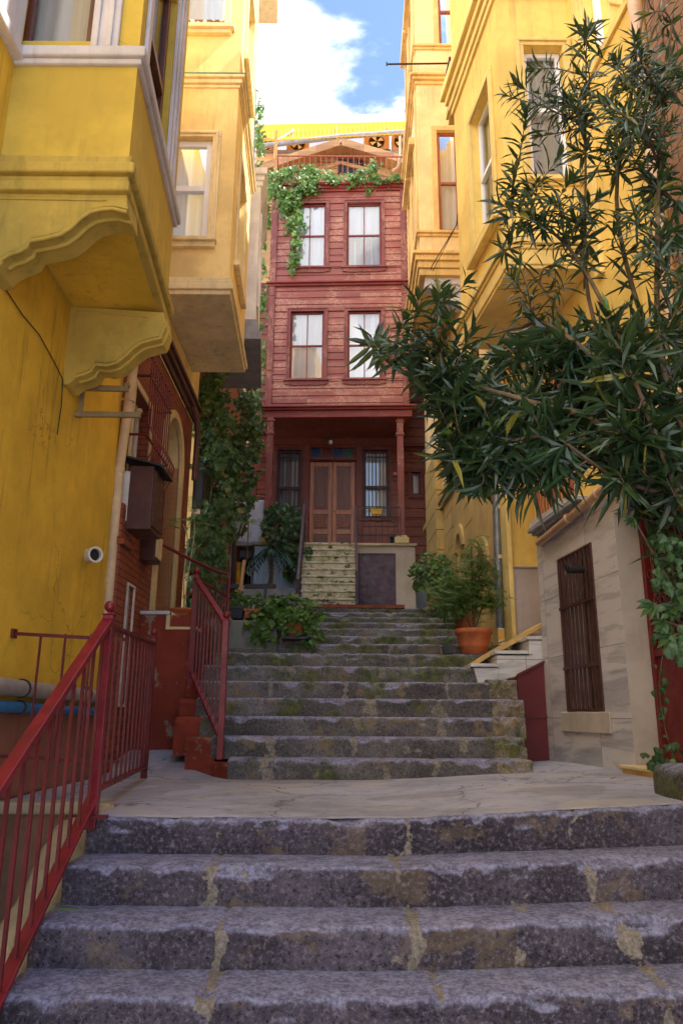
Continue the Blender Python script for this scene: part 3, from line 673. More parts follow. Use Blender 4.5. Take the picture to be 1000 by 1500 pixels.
mb = MB(); moulding(mb, poly, 3.15, 3.40, [(0,.30,.022),(.30,.45,.012),(.45,.75,.05),(.75,1,.028)])
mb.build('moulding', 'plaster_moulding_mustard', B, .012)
mb = MB(); ring(mb, poly, .055, 4.155, 4.235); ring(mb, poly, .03, 4.11, 4.155)
mb.box(LX-.02, LX+.07, 1.0, 4.05, 4.13, 4.22)
vs = []
o = mb.build('sill_band', 'white_stone', B, .012)
mb = MB(); z0 = 4.235
FA.box(mb, .0, hA[0]-.005, 0, .035, z0, 8); FA.box(mb, hA[0]-.07, hA[0], .035, .055, z0, 8)
FA.box(mb, hA[1]+.005, hA[1]+.19, 0, .03, z0, 8); FA.box(mb, hA[1]+.02, hA[1]+.06, .03, .05, z0, 8); FA.box(mb, hA[1]+.11, hA[1]+.15, .03, .05, z0, 8)
FB.box(mb, .11, .20, 0, .03, z0, 8)
FB.box(mb, hB[1]+.02, hB[1]+.34, 0, .03, z0, 8); FB.box(mb, hB[1]+.05, hB[1]+.10, .03, .05, z0, 8); FB.box(mb, hB[1]+.18, hB[1]+.24, .03, .05, z0, 8)
mb.box(LX-.02, LX+.04, 3.55, 4.03, 4.22, 8)
mb.build('pilaster', 'white_stone', B, .008)
window(FA, hA, B, .06, .06, 'window_brown', (), (), 'curtain_cream'); window(FB, hB, B, .05, .07, 'window_brown', (.35,), (), 'curtain_grey')
# S-shaped corbels
def corbel(pts, Y, th, name='corbel'):
    P = [at(u, v, Y) for u, v in pts]
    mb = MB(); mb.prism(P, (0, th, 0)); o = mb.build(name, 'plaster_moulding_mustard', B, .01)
    # raised roll along the curved lower edge
    k = MB()
    for off, r in ((.03,.016),(.075,.013)):
        k.tube([p+Vector((0,th*.5-off*2.2+.02,-.004)) for p in P[2:-2]], r, 8)
    k.tube([p+Vector((.0,-.004,.035)) for p in P[2:-2]], .009, 6)
    a, b = P[0]+Vector((.10,-.003,-.05)), P[1]+Vector((-.12,-.003,-.05)); k.tube([a,b], .006, 6); k.tube([a, a+Vector((0,0,-.22))], .006, 6)
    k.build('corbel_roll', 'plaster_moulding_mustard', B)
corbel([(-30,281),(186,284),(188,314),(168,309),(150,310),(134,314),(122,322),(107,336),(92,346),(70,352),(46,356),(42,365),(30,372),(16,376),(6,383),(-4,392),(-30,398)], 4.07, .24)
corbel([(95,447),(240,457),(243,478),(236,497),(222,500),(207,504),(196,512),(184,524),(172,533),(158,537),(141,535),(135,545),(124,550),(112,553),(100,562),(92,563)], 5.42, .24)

mb = MB(); mb.tube([at(-20,405,4.0)]+[W.P(y+1.5,.012,z) for y, z in ((4.26,2.63),(4.6,2.60),(4.88,2.61),(5.2,2.55),(5.39,2.50),(5.42,2.3),(5.40,2.05))], .0045, 6)
one(mb, 'cable', 'cable', 'thin black cable sagging along the mustard wall under the bay', 'cable')
T = thing('vent_pipe', 'short pale vent pipe sticking out of the mustard wall', 'vent', (LX, 6.36, 1.31))
mb = MB(); p = Vector((LX,6.36,1.31)); d = Vector((.8,-.75,-.05)).normalized()
mb.tube([p, p+d*.10], .058, 20, cap=False); mb.tube([p+d*.10, p+d*.145], .068, 20, cap=False); mb.tube([p+d*.145, p+d*.143], [.068,.052], 20, cap=False); mb.tube([p+d*.143, p+d*.02], .052, 20, cap=False); mb.build('pipe', 'white_paint', T); mb = MB(); mb.tube([p+d*.09, p+d*.11], .051, 20); mb.build('opening', 'dark_room', T)  # near-black disc stands in for the shade inside the pipe
T = thing('wall_bracket', 'rusty metal air conditioner bracket with two arms below the near bay', 'bracket', (LX, 5.8, 2.5))
for a, b in (((112,568),(188,570)),((138,607),(206,608))):
    p = at(*a, 5.75); q = at(*b, 5.7); p.x = LX; mb = MB(); mb.bar(p, q, .035, .045); mb.box(q.x-.03,q.x+.01,q.y-.02,q.y+.02,q.z+.02,q.z+.05); mb.build('arm', 'bracket_tan', T, .004)
p = at(150,540,5.9); mb = MB(); mb.bar((LX+.03,5.78,2.75),(LX+.03,5.78,2.34), .04, .02); mb.build('upright', 'bracket_tan', T, .003)
T = thing('downpipe', 'cream downpipe with ring clamps at the corner of the mustard wall', 'downpipe', (LX+.07, 6.98, 0))
P = [at(205,470,6.9), at(198,520,6.9), at(186,610,6.92), at(175,688,6.94), at(168,770,6.95), at(158,892,6.96), at(150,985,6.97)]
mb = MB(); mb.tube(P, .045, 16)
mb.build('pipe', 'cream_pipe', T)
for p, q in ((.15,P[1]),(0,P[3]),(0,at(160,850,6.955)),(0,at(190,585,6.91))):
    mb = MB(); mb.tube([q+Vector((0,0,-.025)), q+Vector((0,0,.025))], .052, 16); mb.bar(q, q+Vector((-.12,0,0)), .02); mb.build('clamp', 'cream_pipe', T)
for nm, mt, z, r, lab in (('water_pipe','blue_pipe',.045,.038,'blue water pipe along the foot of the mustard wall'),('waste_pipe','grey_pipe',.165,.055,'grey waste pipe clipped above the blue pipe')):
    T = thing(nm, lab, 'pipe', (LX+.05, 5.5, z)); mb = MB(); mb.tube([(LX+.06,3.0,z+.02),(LX+.06,6.95,z-.02)], r, 18); mb.build('pipe', mt, T)
    for y in (5.15, 6.45):
        k = MB(); k.tube([(LX+.06,y,z),(LX+.06,y+.02,z)], r+.008, 16); k.bar((LX,y+.01,z),(LX+.05,y+.01,z+r), .012); k.build('clip', 'dark_metal', T)

# ================================================================ left: brick and yellow house with arched door
T = thing('yellow_house', 'left house with brick ground floor, arched cream doorway and sunny yellow bay above', 'house', (LX, 8.5, -.3))
BR = Fr((LX,6.93), (LX-.03,10.45), (1,0))
def yb(y): return y-6.93
hW = (yb(7.35), yb(8.05), 1.95, 3.35); hD = (yb(8.75), yb(9.75), 1.16, 3.75); hL = (yb(7.66), yb(7.90), .1, 1.28)
mb = MB(); BR.wall(mb, 0, BR.w, -.9, 4.16, [hW, hD, hL], .22); mb.add([(LX,6.93,-.9),(LX,6.93,4.2),(-4,6.93,4.2),(-4,6.93,-.9)],[(0,1,2,3)])
brk = mb.build('brick_wall', 'brick_red', T, 0, False)
mb = MB(); BR.box(mb, .02, .30, 0, .10, -.5, 1.55); BR.box(mb, .0, .34, 0, .14, 1.55, 1.62); BR.box(mb, .02, .30, 0, .10, 1.62, 1.95); mb.build('brick_pier', 'brick_red', T)
# window opening with cream reveal + white low window
window(BR, hW, T, .12, .05, 'white_paint', (.5,), (), 'curtain_cream')
mb = MB(); BR.surround(mb, hW, .07, .0, .02); mb.build('window_surround', 'plaster_cream', T, .004)
mb = MB(); BR.box(mb, hL[0], hL[1], -.06, -.03, hL[2], hL[3]); mb.build('low_window', 'plaster_grey', T); 0
mb = MB(); BR.surround(mb, hL, .025, .0, .02); mb.build('window_frame', 'white_paint', T, .003)
# arched doorway
a0, a1 = hD[0], hD[1]; zc = 3.22; R_ = (a1-a0)/2; ac = (a0+a1)/2
mb = MB(); arc = [(a0, zc)]+[(ac-R_*math.cos(PI*i/16), zc+R_*math.sin(PI*i/16)) for i in range(17)]+[(a1, zc)]
for i in range(16):     # spandrels
    p, q = arc[i+1], arc[i+2]
    mb.add([BR.P(p[0],0.001,p[1]), BR.P(q[0],.001,q[1]), BR.P(q[0],.001,3.752), BR.P(p[0],.001,3.752)], [(0,1,2,3)])
mb.build('arch_spandrel', 'brick_red', T, 0, False)
mb = MB(); out = [(a0-.10, 1.16)]+[(ac-(R_+.10)*math.cos(PI*i/16), zc+(R_+.10)*math.sin(PI*i/16)) for i in range(17)]+[(a1+.10, 1.16)]
inn = [(a0, 1.16)]+[(ac-R_*math.cos(PI*i/16), zc+R_*math.sin(PI*i/16)) for i in range(17)]+[(a1, 1.16)]
for i in range(len(out)-1):
    q = [out[i], out[i+1], inn[i+1], inn[i]]
    mb.hexa([BR.P(c[0], -.30, c[1]) if 0 else BR.P(c[0],-.02,c[1]) for c in q]+[BR.P(c[0],.045,c[1]) for c in q])
    mb.add([BR.P(inn[i][0],.0,inn[i][1]), BR.P(inn[i+1][0],.0,inn[i+1][1]), BR.P(inn[i+1][0],-.45,inn[i+1][1]), BR.P(inn[i][0],-.45,inn[i][1])], [(0,1,2,3)])
mb.build('arch_surround', 'plaster_cream', T)
mb = MB(); BR.box(mb, a0, a1, -.50, -.45, 1.1, 3.8); mb.build('door', 'plaster_cream', T)
for z in (1.4, 2.3):
    mb = MB(); BR.box(mb, a0+.08, a1-.08, -.45, -.43, z, z+.75); mb.build('door_panel', 'white_paint', T, .006)
mb = MB(); BR.box(mb, -.02, BR.w, 0, .05, 4.16, 4.24); BR.box(mb, -.02, BR.w, 0, .10, 4.24, 4.31); BR.box(mb, -.02, BR.w, 0, .14, 4.31, 4.36); mb.build('gutter_moulding', 'gutter_brown', T, .006)
# upper storey with bay
UP_ = Fr((LX,6.93), (LX,10.6), (1,0)); mb = MB(); UP_.wall(mb, 0, UP_.w, 4.36, 12.0); mb.add([(LX,6.93,4.2),(LX,6.93,12),(-5,6.93,12),(-5,6.93,4.2)],[(0,1,2,3)])
mb.add([(LX,10.6,-.9),(LX,10.6,12),(-5,10.6,12),(-5,10.6,-.9)],[(0,1,2,3)]); mb.add([(LX,6.93,12),(LX,10.6,12),(-5,10.6,12),(-5,6.93,12)],[(0,1,2,3)]); mb.build('upper_wall', 'plaster_sunny', T, 0, False)
poly = [(LX,8.0), (-1.36,8.0), (-1.44,10.05), (LX,10.05)]
FA = Fr(poly[0], poly[1], (0,-1)); FB = Fr(poly[1], poly[2], (1,0)); FC = Fr(poly[2], poly[3], (0,1))
h1 = FA.rc(230, 202, 308, 352); h2 = FA.rc(225, -60, 332, 42); _, _, lz0, lz1 = FA.rc(275, 20, 330, 42)
g1 = (.50, 1.35, h1[2], h1[3]+.1); g2 = (.50, 1.35, h2[2], h2[2]+1.6)
mb = MB(); FA.wall(mb, 0, FA.w, 4.83, 12.0, [h1,h2], .16); FB.wall(mb, 0, FB.w, 4.83, 12.0, [g1,g2], .16); FC.wall(mb, 0, FC.w, 4.83, 12.0)
mb.add([(*p, 4.84) for p in poly], [(0,1,2,3)])
B = mb.build('bay', 'plaster_sunny', T, 0, False)
mb = MB(); moulding(mb, poly, 4.80, 5.04, [(0,.25,.03),(.25,.55,.06),(.55,.8,.035),(.8,1,.015)])
mb.build('base_moulding', 'plaster_sunny_trim', B, .01); mb = MB(); zc_ = FA.px(320,124)[1]; moulding(mb, poly, zc_-.06, zc_+.10, [(0,.3,.02),(.3,.7,.05),(.7,1,.08)])
mb.build('moulding', 'plaster_sunny_trim', B, .01)
mb = MB(); ring(mb, poly, .085, zc_+.10, zc_+.112); mb.build('flashing', 'green_copper', B)
mb = MB(); FA.surround(mb, h1, .10, .0, .03, bottom=False); FA.surround(mb, (h1[0]-.04,h1[1]+.04,h1[2],h1[3]+.04), .03, .03, .05, bottom=False)
z_ = h1[2]; FA.box(mb, h1[0]-.16, h1[1]+.12, 0, .10, z_-.05, z_); FA.box(mb, h1[0]-.16, h1[1]+.10, 0, .06, z_-.12, z_-.05)
FA.surround(mb, h2, .08, .0, .03, bottom=False); FA.box(mb, h2[0]-.1, h2[1]+.14, 0, .10, h2[2]-.06, h2[2]); FA.box(mb, h2[0]-.1, h2[1]+.1, 0, .06, h2[2]-.12, h2[2]-.06)
for g in (g1, g2): FB.surround(mb, g, .09, 0, .03, bottom=False); FB.box(mb, g[0]-.12, g[1]+.12, 0, .07, g[2]-.08, g[2])
mb.build('window_moulding', 'plaster_sunny_trim', B, .006)
window(FA, h1, B, .05, .085, 'white_pvc', (.52,), (), 'curtain_blue'); window(FA, h2, B, .06, .05, 'white_pvc', (), (), 'curtain_white')
window(FB, g1, B, .08, .05, 'white_pvc', (.5,), (), 'curtain_white'); window(FB, g2, B, .08, .05, 'white_pvc', (.5,), (), 'curtain_white')
mb = MB(); FA.box(mb, h2[0], h2[1], -.03, -.015, h2[2], h2[2]+.17); mb.build('ornate_panel', 'lace_panel', B)
# red painted plinth and doorstep
mb = MB(); n = 14; m = 20; x0, x1, z0, z1 = -2.2, -1.60, -.5, 1.06; vs = [(x0+(x1-x0)*i/n, 8.3+.018*nz((x0+(x1-x0)*i/n,0,z0+(z1-z0)*j/m),4), z0+(z1-z0)*j/m) for j in range(m+1) for i in range(n+1)]
mb.add(vs, [(j*(n+1)+i, j*(n+1)+i+1, (j+1)*(n+1)+i+1, (j+1)*(n+1)+i) for j in range(m) for i in range(n)], 0, True)
mb.box(-2.2, -1.60, 8.33, 10.3, -.5, 1.06); mb.build('painted_plinth', 'plaster_red', T, 0, False)
mb = MB(); mb.box(-2.2, -1.86, 8.26, 10.3, 1.06, 1.10); mb.build('doorstep', 'white_stone', T, .008)
mb = MB(); mb.prism([(-1.86,8.28,1.10),(-1.86,8.28,.93),(-1.56,8.28,.93),(-1.56,8.28,.90),(-1.90,8.28,.90),(-1.90,8.28,1.10)], (0,.3,0)); mb.build('doorstep_edge', 'plaster_cream', T, .003)
mb = MB(); mb.prism([(-1.86,8.34,1.10),(-1.86,8.34,.93),(-1.60,8.34,.93)], (0,1.5,0)); mb.build('step_stringer', 'plaster_cream', T, .003)

# grille, boxes, pipes on the brick wall
T = thing('window_grille', 'red bulging window grille on the brick wall above the brown meter box', 'grille', (LX, 7.7, 2))
ga, gb = yb(7.25), yb(8.25)
for z in (1.90, 2.75, 3.40): mb = MB(); BR.box(mb, ga, gb, .17, .19, z, z+.02); BR.box(mb, ga-.01, ga+.01, 0, .19, z, z+.02); BR.box(mb, gb-.01, gb+.01, 0, .19, z, z+.02); mb.build('cross_bar', 'red_rail_dark', T)
for i in range(11):
    s = ga+.03+(gb-ga-.06)*i/10; mb = MB()
    mb.tube([BR.P(s,.18,1.90), BR.P(s,.18,2.45), BR.P(s,.25,2.6), BR.P(s,.27,2.72), BR.P(s,.18,2.9), BR.P(s,.18,3.62)], .008, 6)
    mb.ball(BR.P(s,.18,3.63), .016, 8, 6); mb.ball(BR.P(s,.18,3.45), .014, 8, 6); mb.ball(BR.P(s,.18,1.96), .02, 8, 6); mb.build('bar', 'red_rail_dark', T)
T = thing('meter_box', 'large brown metal meter box with a tilted lid on the brick wall', 'meter box', (LX+.1, 7.1, 1.8))
mb = MB(); BR.box(mb, yb(7.05), yb(7.5), .10, .34, 1.72, 2.36); mb.build('body', 'brown_metal', T, .008)
mb = MB(); BR.box(mb, yb(7.08), yb(7.47), .34, .352, 1.76, 2.32); mb.build('door', 'brown_metal', T, .003)
mb = MB(); mb.hexa([BR.P(yb(7.0),.02,2.44), BR.P(yb(7.55),.02,2.44), BR.P(yb(7.55),.42,2.34), BR.P(yb(7.0),.42,2.34), BR.P(yb(7.0),.02,2.46), BR.P(yb(7.55),.02,2.46), BR.P(yb(7.55),.42,2.36), BR.P(yb(7.0),.42,2.36)]); mb.build('lid', 'dark_metal', T)
mb = MB(); BR.box(mb, yb(7.05), yb(7.5), 0, .11, 1.8, 2.3); mb.build('back_board', 'white_paint', T)
T = thing('junction_box', 'smaller brown and beige electrical box next to the arched doorway', 'electrical box', (LX, 8.2, 1.9))
mb = MB(); BR.box(mb, yb(8.05), yb(8.35), 0, .16, 1.62, 1.95); mb.build('body', 'brown_metal', T, .006)
mb = MB(); BR.box(mb, yb(8.08), yb(8.33), .16, .175, 1.66, 1.91); mb.build('cover', 'cream_pipe', T, .003)
T = thing('downpipe', 'brown downpipe bending beside the arched doorway on the brick wall', 'downpipe', (LX+.1, 10.2, 3))
mb = MB(); mb.tube([BR.P(yb(9.9),.10,4.2), BR.P(yb(10.0),.14,4.05), BR.P(yb(10.15),.14,3.9), BR.P(yb(10.2),.12,3.2)], .04, 12); mb.build('pipe', 'gutter_brown', T)
mb = MB(); mb.tube([BR.P(yb(10.17),.14,3.78), BR.P(yb(10.17),.14,3.72)], .048, 12); mb.build('clamp', 'gutter_brown', T)
for i, v in enumerate((178, 196)):
    p = at(356, v, 9.6); T = thing('insulator', ['upper','lower'][i]+' white ceramic insulator on the sunny yellow bay', 'insulator', p, 'ceramic insulators')
    mb = MB(); mb.lathe(p+Vector((0,0,-.07)), [(0,0),(.03,0),(.045,.03),(.03,.05),(.045,.08),(.03,.11),(.03,.14),(0,.14)], 12); mb.build('ceramic', 'ceramic', T)
    mb = MB(); mb.tube([p+Vector((-.10,0,-.1)), p+Vector((-.02,0,-.12)), p+Vector((0,0,-.06))], .009, 6); mb.build('hook', 'cable', T)

# ================================================================ left: white house with grey mouldings
T = thing('white_house', 'narrow white bay-fronted house with grey mouldings behind the left yellow bay', 'house', (-2.2, 11.5, 1))
poly = [(-2.4,10.7), (-1.37,10.7), (-1.53,12.35), (-2.4,12.35)]
FA = Fr(poly[0], poly[1], (0,-1)); FB = Fr(poly[1], poly[2], (1,0)); FC = Fr(poly[2], poly[3], (0,1))
mb = MB(); gh = (.4, 1.25, 6.5, 8.1)
FA.wall(mb, 0, FA.w, 5.65, 8.6); FB.wall(mb, 0, FB.w, 5.65, 8.6, [gh], .15); FC.wall(mb, 0, FC.w, 5.65, 8.6); mb.add([(*p, 5.66) for p in poly], [(0,1,2,3)]); mb.add([(*p, 8.6) for p in poly], [(0,1,2,3)])
B = mb.build('bay', 'plaster_white', T, 0, False)
mb = MB(); moulding(mb, poly, 5.62, 6.0, [(0,.35,.10),(.35,.6,.06),(.6,1,.03)]); mb.build('moulding', 'gutter_grey', B, .01)
mb = MB(); moulding(mb, poly, 8.45, 8.75, [(0,.3,.03),(.3,.6,.06),(.6,1,.10)]); FB.surround(mb, gh, .08, 0, .03); mb.build('cornice', 'plaster_white', B, .01)
window(FB, gh, B, .08, .05, 'white_pvc', (.5,), (), 'curtain_white')
mb = MB(); FA.box(mb, .72, .80, .04, .10, 6.4, 8.1); mb.build('downpipe', 'gutter_grey', T, .01)
mb = MB(); w_ = Fr((-2.28,10.6), (-2.28,13.2), (1,0)); w_.wall(mb, 0, 2.6, -.5, 9.4); mb.add([(-2.28,10.6,9.4),(-2.28,13.2,9.4),(-5,13.2,9.4),(-5,10.6,9.4)],[(0,1,2,3)]); mb.add([(-2.28,13.2,-.5),(-2.28,13.2,9.4),(-5,13.2,9.4),(-5,13.2,-.5)],[(0,1,2,3)]); mb.build('wall', 'plaster_pink', T, 0, False)
T = thing('pink_house', 'low pink plastered house behind the ivy, left of the red wooden house', 'house', (-2.35, 15, 1))
w_ = Fr((-2.36,13.2), (-2.36,17.6), (1,0)); mb = MB(); hh = (.6,1.3,4.0,5.6); hk = (2.3,3.0,4.0,5.6); w_.wall(mb, 0, 4.4, .8, 7.4, [hh,hk], .2); mb.add([(-2.36,13.2,7.4),(-2.36,17.6,7.4),(-5,17.6,7.4),(-5,13.2,7.4)],[(0,1,2,3)])
mb.build('wall', 'plaster_pink', T, 0, False)
mb = MB(); w_.box(mb, -.05, 4.5, 0, .12, 7.15, 7.4); w_.surround(mb, hh, .08, 0, .03); w_.surround(mb, hk, .08, 0, .03); mb.build('cornice', 'plaster_white', T, .01)
for q in (hh, hk): window(w_, q, T, .1, .06, 'window_russet', (.5,), (), 'curtain_cream')
# vine pole in front of the sky on the left
T = thing('grey_pole', 'tall grey pole rising behind the white house, wrapped in vine', 'pole', (-1.75, 12.7, 8.7))
mb = MB(); a = at(381,262,13.3); b = at(379,140,13.3); mb.tube([Vector((a.x-.05,13.3,6)), b+Vector((-.06,0,.1))], .04, 8); mb.build('pipe', 'grey_pipe', T)
mb = MB(); q = b+Vector((-.06,0,.1)); mb.tube([q, q+Vector((0,0,.05))], .055, 10); mb.build('cap', 'grey_pipe', T)
# upper left eaves bracket seen against the sky
T = thing('attic_bay', 'sliver of pale yellow attic bay jutting against the sky at the top', 'bay', (-1.9, 13.6, 10))
p0 = at(376,0,14.5); mb = MB(); 
poly = [(-2.6,14.0), (-1.70,14.0), (-1.74,14.5), (-2.6,14.5)]
FA = Fr(poly[0], poly[1], (0,-1)); FB = Fr(poly[1], poly[2], (1,0)); zb = at(372,0,14.0).z
FA.wall(mb, 0, FA.w, zb, zb+4); FB.wall(mb, 0, FB.w, zb, zb+4); mb.add([(*p, zb) for p in poly], [(0,1,2,3)]); mb.add([(-2.6,14.5,zb),(-1.74,14.5,zb),(-1.74,14.5,zb+4),(-2.6,14.5,zb+4)],[(0,1,2,3)])
mb.add([(-2.6,14,zb),(-2.6,14.5,zb),(-2.6,14.5,zb+4),(-2.6,14,zb+4)],[(0,1,2,3)]); B = mb.build('wall', 'plaster_sunny', T, 0, False)
mb = MB(); moulding(mb, poly, zb-.02, zb+.3, [(0,.4,.12),(.4,1,.05)]); mb.build('moulding', 'plaster_sunny_trim', T, .01)
mb = MB(); mb.tube([(-2.4,14.3,7.3),(-2.4,14.3,zb)], .06, 10); mb.build('support', 'grey_pipe', T)

# ================================================================ right: golden house with marble ground floor
def RX(y): return 2.40-.095*(y-6.5)
T = thing('yellow_house', 'right house with marble-clad ground floor and golden yellow bay above', 'house', (2.4, 7.4, -.4))
R1 = Fr((RX(3.0),3.0), (RX(8.42),8.42), (-1,0))
def ry(y): return (y-3.0)*math.sqrt(1+.095**2)
hw = (ry(6.97), ry(7.83), .06, 1.61); hd = (ry(5.0), ry(6.48), -.40, 1.75)
zt = 1.93
def pr_(u,v): return R1.px(u,v)
mb = MB(); R1.wall(mb, 0, R1.w, -.8, zt, [hw, hd], .24, 0); wb = mb.build('marble_wall', 'marble_wall', T, 0, False)
mb = MB(); R1.box(mb, hw[0]-.12, hw[1]+.14, 0, .022, -.13, .055); mb.build('marble_sill_block', 'plaster_beige', T, .006)
mb = MB(); R1.box(mb, hd[1]-.001, hd[1]+.004, -.27, -.002, -.5, 1.75); mb.build('door_reveal', 'plaster_beige', T)
room(R1, hw, T, .30, 'bracket_tan'); 
# far return beside the side doorway
u2 = (ry(7.2), ry(8.1), 2.10, 3.5)
mb = MB(); R1.wall(mb, 0, R1.w, zt, 12, [u2, (ry(5.35), ry(6.15), 6.2, 8.3)], .2)
mb.add([(RX(8.42),8.42,-.8),(RX(8.42),8.42,12),(6,8.42,12),(6,8.42,-.8)],[(0,1,2,3)]); mb.add([(RX(3),3,12),(RX(8.42),8.42,12),(6,8.42,12),(6,3,12)],[(0,1,2,3)]); mb.add([(RX(3),3,-.8),(RX(3),3,12),(6,3,12),(6,3,-.8)],[(0,1,2,3)]); mb.add([(6,3,-.8),(6,3,12),(6,8.42,12),(6,8.42,-.8)],[(0,1,2,3)])
mb.build('upper_wall', 'plaster_golden', T, 0, False)
window(R1, u2, T, .12, .05, 'white_pvc', (), (.5,), 'curtain_grey'); window(R1, (ry(5.35), ry(6.15), 6.2, 8.3), T, .1, .06, 'white_pvc', (.55,), (), 'curtain_grey')
mb = MB(); R1.box(mb, u2[0]-.12, u2[1]+.12, -.02, .14, u2[2]-.06, u2[2]); mb.build('window_sill', 'marble_step', T, .006)
mb = MB()
R1.surround(mb, (ry(5.35), ry(6.15), 6.2, 8.3), .09, 0, .03); R1.box(mb, ry(6.2), ry(6.33), 0, .05, 4, 11); R1.box(mb, ry(5.28), ry(5.36)-.02, .03, .06, 6.2, 8.3)
mb.build('wall_moulding', 'plaster_golden_trim', T, .006)
poly = [(RX(6.5),6.5), (1.625,6.5), (1.42,8.15), (RX(8.15),8.15)]
FA = Fr(poly[0], poly[1], (0,-1)); FB = Fr(poly[1], poly[2], (-1,0)); FC = Fr(poly[2], poly[3], (0,1))
zb = 4.24; h1 = FA.rc(772, 68, 830, 262); h1 = (h1[0], h1[1], h1[2], h1[3])
a_, b_ = FB.px(716,260)[0], FB.px(697,260)[0]; g1 = (.30, 1.0, h1[2]-.12, h1[3]-.1)
h2 = (h1[0], h1[1], 8.1, 9.6)
mb = MB(); FA.wall(mb, 0, FA.w, zb, 12, [h1,h2], .14); FB.wall(mb, 0, FB.w, zb, 12, [g1], .16); FC.wall(mb, 0, FC.w, zb, 12); mb.add([(*p, zb+.01) for p in poly], [(0,1,2,3)])
B = mb.build('bay', 'plaster_golden', T, 0, False)
mb = MB(); moulding(mb, poly, zb-.03, zb+.30, [(0,.12,.02),(.12,.62,.035),(.62,.75,.055),(.75,1,.08)])
mb.build('base_moulding', 'plaster_golden_trim', B, .01); mb = MB(); zc2 = FA.px(760, -2)[1]; moulding(mb, poly, zc2, zc2+.45, [(0,.2,.03),(.2,.45,.055),(.45,.7,.09),(.7,1,.14)])
mb.build('moulding', 'plaster_golden_trim', B, .01)
mb = MB(); FB.surround(mb, g1, .08, 0, .03, bottom=False); FB.box(mb, g1[0]-.16, g1[1]+.12, 0, .09, g1[2]-.22, g1[2]-.16); FB.box(mb, g1[0]-.12, g1[1]+.08, 0, .05, g1[2]-.16, g1[2]-.02); mb.build('window_moulding', 'plaster_golden_trim', B, .006)
mb = MB(); FA.surround(mb, h1, .075, 0, .02, bottom=False); FA.surround(mb, (h1[0]-.045,h1[1]+.045,h1[2],h1[3]+.045), .045, .02, .04, bottom=False)
FA.box(mb, h1[0]-.1, h1[1]+.1, 0, .07, h1[2]-.05, h1[2]); FA.box(mb, h1[0]-.06, h1[1]+.06, 0, .03, h1[2]-.09, h1[2]-.05)
mb.build('window_moulding', 'plaster_golden_trim', B, .006)
window(FA, h1, B, .09, .055, 'white_pvc', (.55,), (), 'curtain_cream', label=None); window(FA, h2, B, .07, .05, 'white_pvc', (.5,), (), 'curtain_white'); window(FB, g1, B, .08, .06, 'white_pvc', (.5,), (), 'curtain_white')

T = thing('balcony_railing', 'dark red ironwork balcony edge with green glass panels at top right', 'balcony', (1.5, 8.3, 8.2))
p = [at(700,-40,8.2), at(672,95,8.35)]
mb = MB(); mb.bar((1.42,8.16,7.78),(1.41,8.45,7.78), .10, .08); mb.build('slab', 'plaster_golden_trim', T)
for z in (7.9, 8.5): mb = MB(); mb.bar((1.40,8.18,z),(1.39,8.5,z), .03); mb.build('rail', 'red_rail_dark', T)
for i in range(4): mb = MB(); y = 8.2+i*.09; mb.bar((1.395,y,7.82),(1.395,y,8.5), .014); mb.build('baluster', 'red_rail_dark', T)
mb = MB(); mb.box(1.41,1.418,8.2,8.48,7.9,8.45); mb.build('glass_panel', 'glass_green', T)
mb = MB(); mb.prism([(1.4,8.16,7.7),(2.2,8.16,7.7),(2.2,8.42,7.7),(1.4,8.5,7.7)], (0,0,.05)); mb.build('floor', 'plaster_golden_trim', T)

# barred marble window: dark red bars
def grille(fr, h, T, nb, cross, n0=.0, w=.02, frame='red_rail_dark', wf=.045):
    a, b, c, d = h; mb = MB()
    fr.box(mb, a, a+wf, n0-.03, n0, c, d); fr.box(mb, b-wf, b, n0-.03, n0, c, d); fr.box(mb, a+wf, b-wf, n0-.03, n0, c, c+wf*.5); fr.box(mb, a+wf, b-wf, n0-.03, n0, d-wf*.5, d)
    mb.build('frame', frame, T, .003)
    for i in range(nb):
        s = a+wf+(b-a-2*wf)*(i+.5)/nb; mb = MB(); mb.bar(fr.P(s,n0-.015,c+.01), fr.P(s,n0-.015,d-.01), w, w, up=(0,1,0)); mb.build('bar', frame, T)
    for q in cross:
        z = c+(d-c)*q; mb = MB(); mb.bar(fr.P(a,n0+.002,z), fr.P(b,n0+.002,z), .018, .03); mb.build('cross_bar', frame, T)
T = thing('window_grille', 'tall dark red barred grille on the marble wall, beside the red wedge door', 'grille', (2.3, 7.4, .06))
grille(R1, (hw[0]+.005, hw[1]-.005, hw[2]+.005, hw[3]-.005), T, 8, (.27,.66), .012, .022, 'brown_metal')
T = thing('window_grille', 'yellow-brown barred grille over the window above the marble wall', 'grille', (2.3, 7.6, 2.1))
grille(R1, (u2[0]-.05, u2[1]+.05, u2[2]+.0, u2[3]+.05), T, 11, (.45,), .08, .018, 'window_russet', .03)
T = thing('spotlight', 'small black spotlight in the barred marble window', 'lamp', R1.P(hw[0]+.12,.08,1.34))
p = R1.P(hw[0]+.10,.06,1.36); mb = MB(); q = p+Vector((-.16,-.05,-.01)); mb.tube([p, q], .036, 14); mb.tube([q, q+Vector((-.02,0,0))], [.036,.046], 14, cap=False); mb.build('housing', 'black_box', T)
mb = MB(); mb.bar(p, p+Vector((.12,0,.02)), .015); mb.build('arm', 'black_box', T)
T = thing('downpipe', 'peach waste pipe running down and then along the top of the marble wall', 'downpipe', (2.2, 8.3, 1.9))
mb = MB(); P = [at(787,560,8.30), at(788,690,8.3), at(790,770,8.3), at(792,792,8.28), at(799,797,8.2)]
e0 = R1.P(ry(8.15),.07,1.86); e1 = R1.P(ry(5.2),.07,2.06)
mb.tube(P+[e0, e1], .042, 14); mb.build('pipe', 'peach_pipe', T)
